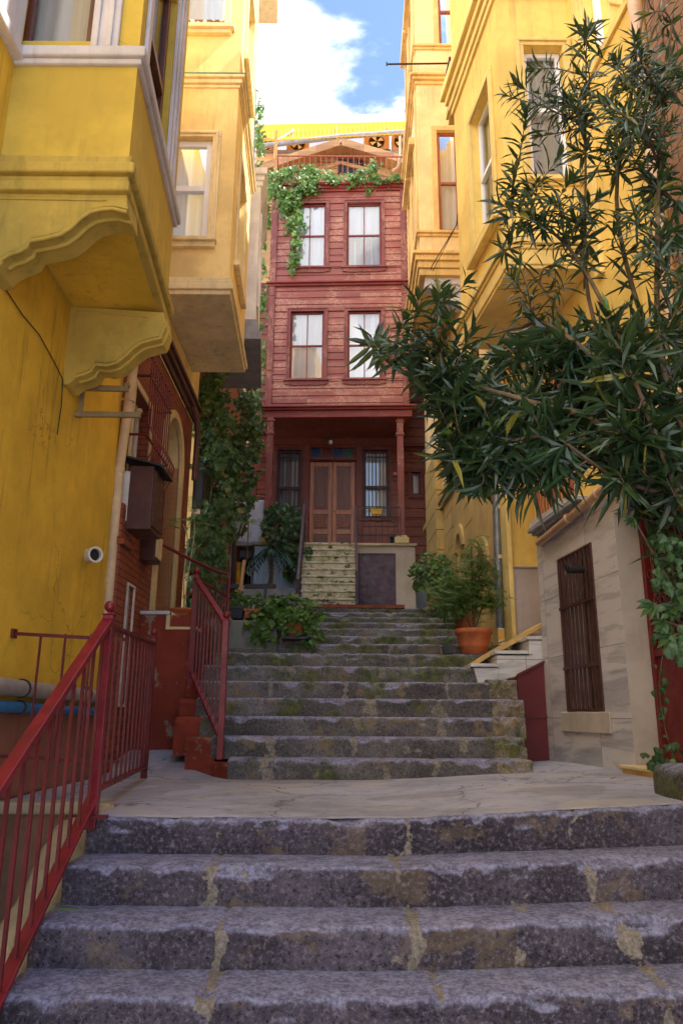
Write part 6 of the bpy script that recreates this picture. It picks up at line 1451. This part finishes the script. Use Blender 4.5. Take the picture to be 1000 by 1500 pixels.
ivy('ivy', 'dense dark ivy covering the left house wall beyond the arched doorway',
    [([(268,548),(332,548),(334,640),(328,700),(300,690),(272,690),(268,600)], 10.9, 1000, .35),
     ([(276,755),(300,740),(335,700),(338,760),(330,830),(322,900),(300,905),(268,900),(262,800)], 10.8, 1000, .35),
     ([(300,650),(345,600),(352,700),(345,790),(300,780)], 11.6, 750, .3)], 'leaf_ivy', size=.10,
    vines=[([(305,900),(300,800),(310,700),(300,600)], 11.0, .02), ([(330,640),(335,700),(345,770),(338,800)], 11.4, .014)])
ivy('ivy', 'lighter ivy draped from a cord between the white house and the red house',
    [([(345,580),(372,572),(384,600),(380,650),(372,720),(360,770),(340,790),(338,680)], 14.2, 850, .4),
     ([(352,520),(372,512),(378,590),(350,600)], 14.6, 90, .3)], 'leaf_ivy', size=.12,
    vines=[([(355,420),(354,560),(352,700)], 14.3, .008)])
ivy('creeper', 'bright hanging creeper in the gap left of the red house front',
    [([(374,430),(389,428),(388,470),(384,540),(374,545)], 16.9, 160, .3), ([(374,545),(384,540),(378,600),(384,690),(376,700),(370,600)], 16.9, 90, .2),
     ([(384,262),(398,262),(400,325),(386,330)], 17.0, 160, .3), ([(378,330),(388,330),(388,420),(378,420)], 17.2, 60, .2)], 'leaf_ivy_bright', size=.13)
ivy('creeper', 'bright green creeper draped over the roof cornice and down the red house',
    [([(392,262),(430,250),(462,250),(466,282),(462,292),(440,290),(440,310),(446,330),(440,360),(436,385),(430,402),(424,396),(428,360),(420,330),(412,310),(396,292)], H, 1200, .30),
     ([(460,254),(500,262),(530,258),(548,242),(553,244),(552,262),(592,262),(592,268),(540,272),(500,273),(462,274)], H, 700, .25),
     ([(536,270),(545,268),(544,288),(540,286)], H, 20, .1)], 'leaf_ivy_bright', size=.11)
ivy('vine', 'narrow yellow green vine climbing the grey pole against the sky',
    [([(377,140),(384,146),(383,200),(385,262),(376,262),(376,200)], 13.4, 200, .3)], 'leaf_ivy_bright', size=.10)
ivy('creeper', 'creeper sprawling over the left porch railing above the small palm',
    [([(392,742),(420,736),(440,745),(440,800),(456,805),(455,815),(436,822),(430,850),(420,842),(425,812),(400,800),(386,775)], 16.2, 420, .3)], 'leaf_fig', size=.15,
    vines=[([(430,850),(425,810),(400,770),(395,745)], 16.2, .012)])
ivy('creeper', 'sparse creeper trailing at the foot of the red ornate door',
    [([(945,1098),(990,1090),(992,1118),(950,1120)], 5.4, 46, .15), ([(955,930),(965,925),(975,1060),(985,1110),(968,1100),(960,1000)], 5.6, 20, .05)], 'leaf_fig', size=.05, vines=[([(975,930),(965,1000),(972,1060),(985,1110)], 5.5, .003)], lobes=False)
ivy('climber', 'round leaved green climber hanging below the oleander at the right edge',
    [([(960,765),(1000,750),(1010,900),(985,880),(955,850),(945,800)], 3.6, 130, .5), ([(965,880),(1010,900),(1010,990),(975,960)], 3.5, 50, .4)], 'leaf_fig', size=.042, vines=[([(1040,1000),(1000,900),(975,800),(960,770)], 3.5, .006)], lobes=False)
def figbranch():
    T = thing('fig_branch', 'fig branch with broad lobed leaves in front of the red ornate door', 'plant', (1.9, 3.6, -.5)); mb = MB(); st = MB()
    base = Vector((2.1,3.6,-.55)); 
    for u, v, L in ((935,900,.10),(985,905,.10),(960,945,.10),(1000,960,.11),(905,775,.06),(965,905,.09),(950,925,.08)):
        p = at(u+22, v-16, 3.4); st.tube(spline([base, at(1040,960,3.5), p]), .005, 6)
        d = (at(u-14, v+18, 3.35)-p).normalized()
        for k in (-.9,-.45,0,.45,.9):
            q = Matrix.Rotation(k, 3, Vector((0,-1,.3)).normalized()) @ d
            lance(mb, p, q, V(0,-1,.5), L*(1-.25*abs(k)), L*.33, .15)
    mb.build('leaves', 'leaf_fig', T, 0, False); st.build('stem', 'bark', T)
figbranch()

def pot(T, c, r0, r1, h, mat='terracotta', seg=28):
    mb = MB(); mb.lathe(c, [(0,.0),(r0,0),(r0*1.02,h*.25),(r0+(r1-r0)*.4,h*.3),(r0+(r1-r0)*.45,h*.33),(r1*.96,h*.80),(r1*1.05,h*.81),(r1*1.07,h),(r1*.97,h),(r1*.93,h*.86),(0,h*.86)], seg); mb.build('pot', mat, T)
    s = MB(); s.lathe(c, [(0,h*.885),(r1*.93,h*.88)], seg); s.build('soil', 'soil', T)
def bush(T, mat, c, rx, ry, rz, n, size, lobes=False, seed=1, mbs=None, up=.3, narrow=.8, name='foliage'):
    R = random.Random(seed); mb = MB()
    for _ in range(n):
        while True:
            p = Vector((R.uniform(-1,1),R.uniform(-1,1),R.uniform(-1,1)))
            if p.length < 1 and (p.length > .45 or R.random() < .4): break
        if nz(p, 2.2, seed) < -.15: continue
        k = 1+.25*nz(p.normalized(), 2.5, seed+3)
        q = c+Vector((p.x*rx*k, p.y*ry*k, p.z*rz*k)); nrm = (p.normalized()*.6+Vector((R.gauss(0,.4),R.gauss(0,.4)-.2,up+R.gauss(0,.4)))).normalized()
        d = (p+Vector((R.gauss(0,.5),R.gauss(0,.5),R.gauss(-.1,.4)))); d = d-nrm*d.dot(nrm)
        L = size*R.uniform(.6,1.3)
        broad(mb, q, d.normalized() if d.length > .01 else V(1,0,0), nrm, L, L*narrow, 0, lobes)
    return mb.build(name, mat, T, 0, False)
def stems(T, base, tips, r=.008, mat='bark'):
    mb = MB()
    for t in tips: mb.tube(spline([base, base.lerp(t,.5)+Vector((0,0,.05)), t], 4), r, 6)
    return mb.build('stem', mat, T)
# big pot, right
c = at(694,968,8.95); c = Vector((at(694,950,9.15).x, 9.15, .72)); T = thing('potted_shrub', 'large terracotta pot with a feathery green shrub beside the marble steps', 'potted plant', c)
pot(T, c, .155, .215, .30); tp = [at(u,v,9.2) for u,v in ((660,870),(690,850),(720,860),(690,800),(705,820),(650,835))]
stems(T, c+Vector((0,0,.25)), tp, .010)
def feathery(T, pts, mat, seed, L=.06, n=40):
    R = random.Random(seed); mb = MB(); st = MB()
    for u, v, Y, rad, cnt in pts:
        for _ in range(cnt):
            p = at(u+R.gauss(0,rad), v+R.gauss(0,rad*.8), Y+R.gauss(0,.12)); d = Vector((R.gauss(0,1),R.gauss(0,.7),R.gauss(.1,.7))).normalized()
            side = d.cross(Vector((0,-.6,1))).normalized(); ln = R.uniform(.10,.18)
            for i in range(7):
                q = p+d*ln*i/7-Vector((0,0,.04*(i/7)**2))
                for s in (-1,1): lance(mb, q, (side*s+d*.7).normalized(), V(0,-.5,1), L*(1-.5*i/7)*R.uniform(.8,1.2), .014, .1)
    return mb.build('foliage', mat, T, 0, False)
feathery(T, [(690,878,9.15,18,110),(672,862,9.1,16,110),(700,852,9.2,16,110),(655,880,9.1,12,60),(712,880,9.15,10,60),(688,826,9.2,14,70),(700,800,9.25,8,16),(645,865,9.1,8,20),(715,830,9.2,8,18)], 'leaf_shrub', 3)
# vertical shoots of long leaves above it
mb = MB(); R = random.Random(5)
for (u,v),(u2,v2) in (((690,840),(692,770)),((700,850),(705,795)),((670,850),(650,800)),((715,860),(725,805)),((660,860),(636,812))):
    a, b = at(u,v,9.2), at(u2,v2,9.2)
    for i in range(12):
        p = a.lerp(b, i/15); lance(mb, p, Vector((R.choice((-1,1))*R.uniform(.5,1), R.gauss(0,.4), R.uniform(-.7,.2))), V(0,-.4,1), .11, .022, .3)
mb.build('shoots', 'leaf_ivy', T, 0, False)
c = Vector((at(640,890,13.3).x, 13.3, 1.80)); T = thing('potted_plant', 'rounded green bush in a terracotta pot at the top of the stairs', 'potted plant', c)
pot(T, c, .12, .18, .22); bush(T, 'leaf_hydrangea', c+Vector((-.02,-.05,.62)), .40, .35, .42, 700, .10, seed=7); stems(T, c+Vector((0,0,.2)), [c+Vector((x_,0,.6)) for x_ in (-.2,0,.2)], .012)
c = Vector((at(684,905,11.6).x, 11.6, 1.26)); T = thing('potted_plant', 'terracotta pot with low dark leaves half hidden behind the feathery shrub', 'potted plant', c)
pot(T, c, .14, .2, .26); bush(T, 'leaf_ivy', c+Vector((-.18,-.1,.38)), .36, .25, .22, 380, .09, seed=9); stems(T, c+Vector((0,0,.2)), [c+Vector((x_,0,.45)) for x_ in (-.2,.1)], .01)
c = Vector((at(657,965,9.05).x, 9.08, .72)); T = thing('potted_seedling', 'tiny black pot with a thin seedling left of the large terracotta pot', 'potted plant', c)
mb = MB(); w_ = .07; mb.hexa([c+Vector(q) for q in ((-.055,-.055,0),(.055,-.055,0),(.055,.055,0),(-.055,.055,0),(-w_,-w_,.10),(w_,-w_,.10),(w_,w_,.10),(-w_,w_,.10))]); mb.build('pot', 'planter_grey', T, .004)
bush(T, 'leaf_ivy_bright', c+Vector((.0,0,.20)), .05, .05, .12, 40, .03, seed=2); stems(T, c+Vector((0,0,.1)), [c+Vector((.0,0,.3))], .003, 'stem_green')
# hydrangea over the retaining wall
c = Vector((at(431,905,9.75).x, 9.72, .99)); T = thing('potted_hydrangea', 'terracotta pot with a spreading bright green hydrangea on the mossy wall ledge', 'potted plant', c)
c.z = .97
pot(T, c, .09, .15, .17); mb = MB(); mb.box(c.x-.15,c.x+.2,9.58,9.9,.93,.97); mb.build('tray', 'dark_metal', T, .01)
bush(T, 'leaf_hydrangea', c+Vector((-.08,-.02,.30)), .42, .30, .22, 640, .10, seed=12); bush(T, 'leaf_hydrangea', c+Vector((-.38,-.05,.10)), .26, .2, .22, 320, .09, seed=14, name='low_foliage')
bush(T, 'leaf_ivy_bright', c+Vector((.03,-.2,.22)), .30, .18, .20, 150, .05, seed=15, name='light_foliage'); bush(T, 'leaf_hydrangea', c+Vector((.22,-.08,.05)), .14, .12, .16, 150, .07, seed=16, name='side_foliage')
stems(T, c+Vector((0,0,.1)), [c+Vector((x_,0,.35)) for x_ in (-.3,-.1,.1,.25)], .007)
def trough(u0, u1, v0, v1, Y, mat, lab, seed, nm='planter'):
    a, b = at(u0,v0,Y), at(u1,v1,Y); T = thing(nm, lab, 'planter', ((a.x+b.x)/2,Y,b.z)); mb = MB()
    mb.hexa([Vector(q) for q in ((a.x+.02,Y,b.z),(b.x-.02,Y,b.z),(b.x-.02,Y+.2,b.z),(a.x+.02,Y+.2,b.z),(a.x,Y-.02,a.z),(b.x,Y-.02,a.z),(b.x,Y+.22,a.z),(a.x,Y+.22,a.z))])
    mb.box(a.x-.01,b.x+.01,Y-.03,Y+.23,a.z-.025,a.z+.003); mb.build('box', mat, T, .005)
    if 'grey' in mat:
        k = MB(); n = 12
        for i in range(n): x = a.x+.02+(b.x-a.x-.04)*(i+.5)/n; k.bar((x,Y-.008,b.z+.01),(x,Y-.022,a.z-.03), .008)
        k.build('ribs', mat, T)
    bush(T, 'leaf_hydrangea', Vector(((a.x+b.x)/2,Y+.08,a.z+.10)), (b.x-a.x)*.65, .14, .12, 170, .06, seed=seed)
trough(337, 356, 889, 906, 9.8, 'planter_grey', 'dark grey ribbed planter behind the pipe handrail post', 21)
trough(358, 384, 892, 906, 9.8, 'terracotta', 'small terracotta trough between the grey planter and the hydrangea', 22)
# black bench rail on the terrace
T = thing('terrace_bar', 'black metal bar rail across the terrace in front of the annex', 'rail', (-1.4, 10.4, 1.17)); a, b = at(326,859,10.4), at(396,859,10.4)
mb = MB(); mb.bar(a, b, .05, .06); mb.build('bar', 'dark_metal', T)
for u in (334, 389): p = at(u,859,10.4); mb = MB(); mb.bar(p, (p.x,p.y,1.17), .04); mb.build('leg', 'dark_metal', T)
# small artificial palm
c = Vector((at(396,866,15.8).x, 15.8, 2.02)); c.z = at(396,868,15.8).z
T = thing('small_palm', 'small blue-green palm with a slim trunk against the blue wall', 'palm', c)
mb = MB(); mb.lathe(c, [(0,0),(.10,0),(.12,.14),(.10,.18),(0,.17)], 14); mb.build('pot', 'bark', T)
top = at(397,812,15.8); mb = MB(); mb.tube([c+Vector((0,0,.15)), c.lerp(top,.5)+Vector((.02,0,0)), top], [.045,.04,.035], 10); mb.build('trunk', 'bark', T)
mb = MB(); R = random.Random(4)
for i in range(26):
    t_ = i*2.4; d = Vector((math.cos(t_), math.sin(t_)*.7, R.uniform(.1,.9))).normalized(); P = [top+d*.5*q-Vector((0,0,.42*q*q)) for q in [j/8 for j in range(9)]]
    for j in range(1,9):
        sd = (P[j]-P[j-1]).cross(V(0,0,1)).normalized()
        for s in (-1,1): lance(mb, P[j], (sd*s*.8+(P[j]-P[j-1]).normalized()*.7), V(0,0,1), .12, .035, .4)
mb.build('crown', 'leaf_palm', T, 0, False)
mb = MB(); p = at(398,864,14.5); mb.box(-2.0,-.72,15.3,16.3,1.2,c.z); tag(mb.build('path', 'landing_concrete'), kind='structure')
# staked sapling, fern sapling
def pinnate(mb, p, d, L, n=9, lf=.07, droop=.2):
    d = Vector(d).normalized(); sd = d.cross(V(0,-.5,1)).normalized()
    for i in range(n):
        q = p+d*L*(i+1)/n-Vector((0,0,droop*L*(i/n)**2))
        for s in (-1,1): lance(mb, q, sd*s+d*.4, V(0,-.6,.8), lf*(1-.5*i/n), lf*.3, .2)
T = thing('sapling', 'thin staked sapling with a whorl of leaves, tied to a wooden post on the terrace', 'sapling', at(349,895,9.95))
mb = MB(); mb.tube([at(349,897,9.95), at(352,860,9.95), at(362,815,9.95), at(364,765,9.95)], .008, 6); mb.build('stem', 'bark', T)
mb = MB(); mb.bar(at(352,868,9.9), at(358,821,9.9), .04); mb.build('stake', 'post_wood', T)
mb = MB(); mb.tube([at(352,866,9.87), at(357,858,9.86), at(351,870,9.86), at(347,892,9.86)], .008, 6); mb.tube([at(349,862,9.86), at(358,866,9.85)], .012, 6); mb.build('tie', 'rope', T)
mb = MB()
for t_ in range(9): pinnate(mb, at(364,766,9.95), (math.cos(t_*.7), math.sin(t_*.7)*.5, .25-.2*(t_%2)), .25, 7, .06)
mb.build('leaves', 'leaf_ivy_bright', T, 0, False)
c = Vector((at(270,905,9.3).x, 9.25, 1.06)); T = thing('potted_sapling', 'terracotta pot with a fern-leaved sapling beside the arched doorway', 'potted plant', c)
pot(T, c, .12, .17, .19); mb = MB()
for pts in ([(272,895),(276,840),(285,780),(283,750)], [(266,895),(270,840),(275,790),(268,768)]): mb.tube(spline([c+Vector((0,0,.15))]+[at(u,v,9.35) for u,v in pts[1:]]), .008, 6)
mb.build('stem', 'rope', T); mb = MB()
for p, d in (((283,752),(-.2,0,1)),((283,758),(.9,0,.4)),((283,765),(.8,0,.0)),((282,762),(-.9,0,.2)),((270,770),(-.9,0,.5)),((272,775),(.5,0,.7)),((283,752),(.6,0,.9)),((268,775),(-.5,-.4,.1))): pinnate(mb, at(*p,9.3), d, .26, 11, .075)
mb.build('leaves', 'leaf_ivy_bright', T, 0, False)
mb = MB(); lance(mb, at(128,1333,3.72)+V(0,-.06,.012), V(-1,.1,.02), V(0,-.1,1), .17, .028, .05); one(mb, 'fallen_leaf', 'leaf_oleander_young', 'single long green leaf lying on the lower stairs at the left', 'leaf', fixn=False)
for i, (u,v,lab) in enumerate(((770,1336,'dry brown leaf on the third lower stair'),(672,1160,'dry leaf on the landing in front of the middle flight'),(892,1143,'dry leaf on the landing near the stone block'))):
    Z = [-.90,-.535,-.42][i]; p = atz(u,v,Z); mb = MB(); lance(mb, p+V(0,0,.012), V(1,.3,.03), V(.1,0,1), .07, .02, -.1); one(mb, 'dry_leaf', 'leaf_dead', lab, 'leaf', 'fallen dry leaves', fixn=False)
mb = MB(); R = random.Random(8)
for _ in range(70):
    x = R.uniform(-1.2,2.2); y = R.choice([R.uniform(4.6,6.9)]*2+[R.uniform(6.6,6.98)]); p = Vector((x,y,landz(x,y)+.008)); lance(mb, p, V(R.gauss(0,1),R.gauss(0,1),0), V(0,0,1), R.uniform(.012,.03), .008, 0)
tag(mb.build('litter', 'leaf_dead', None, 0, False), kind='stuff', label='tiny leaf litter scattered on the landing')
mb = MB(); mb.tube([at(601,500,13.2), at(606,470,12.4), at(632,390,10.9), at(668,330,9.6), at(672,300,9.2)], .008, 5); mb.tube([at(604,500,13.2), at(610,466,12.4), at(636,392,10.9), at(672,322,9.6)], .006, 5)
one(mb, 'cable', 'cable', 'black cables hanging along the peach house bay beside the red house', 'cable')

# ================================================================ camera, light, sky
cam = bpy.data.cameras.new('Camera'); co = bpy.data.objects.new('Camera', cam); COL.objects.link(co)
cam.sensor_fit = 'VERTICAL'; cam.sensor_height = 36; cam.lens = F/1500*36; cam.clip_start = .05; cam.clip_end = 2000
m = Matrix((RT, UP, -FW)).transposed().to_4x4(); co.matrix_world = m
scene.camera = co
SUN = Vector((.62, -.10, .78)).normalized()
el = math.asin(SUN.z); az = math.atan2(SUN.x, SUN.y)
L = bpy.data.lights.new('sun', 'SUN'); L.energy = 5.0; L.angle = math.radians(.5); L.color = (1, .93, .82)
lo = bpy.data.objects.new('sun', L); COL.objects.link(lo); lo.rotation_euler = SUN.to_track_quat('Z', 'Y').to_euler()
w = bpy.data.worlds.new('World'); scene.world = w; w.use_nodes = True; nt = w.node_tree; N = nt.nodes; K = nt.links
sky = N.new('ShaderNodeTexSky'); sky.sky_type = 'NISHITA'; sky.sun_disc = False; sky.sun_elevation = el; sky.sun_rotation = az
sky.air_density = 1.0; sky.dust_density = .3; sky.ozone_density = 1.1
bg = N['Background']; bg.inputs[1].default_value = .15
tc = N.new('ShaderNodeTexCoord'); sp = N.new('ShaderNodeSeparateXYZ'); K.new(tc.outputs['Generated'], sp.inputs[0])
def wm(op, a, b=None, clamp=False):
    n = N.new('ShaderNodeMath'); n.operation = op; n.use_clamp = clamp
    for i, q in enumerate((a, b)):
        if q is None: continue
        if isinstance(q, (int, float)): n.inputs[i].default_value = q
        else: K.new(q, n.inputs[i])
    return n.outputs[0]
zz = wm('MAXIMUM', wm('ADD', sp.outputs[2], .12), .05)
cx = wm('DIVIDE', sp.outputs[0], zz); cy = wm('DIVIDE', sp.outputs[1], zz)
cb = N.new('ShaderNodeCombineXYZ'); K.new(cx, cb.inputs[0]); K.new(cy, cb.inputs[1])
ns = N.new('ShaderNodeTexNoise'); K.new(cb.outputs[0], ns.inputs['Vector']); ns.inputs['Scale'].default_value = 3.1; ns.inputs['Detail'].default_value = 9; ns.inputs['Roughness'].default_value = .56; ns.inputs['Distortion'].default_value = .25
# a big bank of cloud to the left of the street, clearing to the right
bias = wm('MULTIPLY', wm('ADD', cx, -.02), -1.6)
bias = wm('MINIMUM', wm('MAXIMUM', bias, -.015), .35)
md = N.new('ShaderNodeMapRange'); md.interpolation_type = 'SMOOTHSTEP'; K.new(wm('ADD', ns.outputs['Fac'], bias), md.inputs[0])
md.inputs[1].default_value = .50; md.inputs[2].default_value = .64
mx = N.new('ShaderNodeMix'); mx.data_type = 'RGBA'; K.new(md.outputs[0], mx.inputs[0]); K.new(sky.outputs[0], mx.inputs[6]); mx.inputs[7].default_value = (8.5, 8.6, 8.8, 1)
K.new(mx.outputs[2], bg.inputs[0])
scene.view_settings.view_transform = 'Standard'; scene.view_settings.look = 'None'; scene.view_settings.exposure = 1.3; scene.view_settings.gamma = 1
scene.cycles.max_bounces = 8; scene.cycles.diffuse_bounces = 5; scene.cycles.transparent_max_bounces = 12; scene.cycles.use_denoising = True
scene.cycles.sample_clamp_indirect = 6
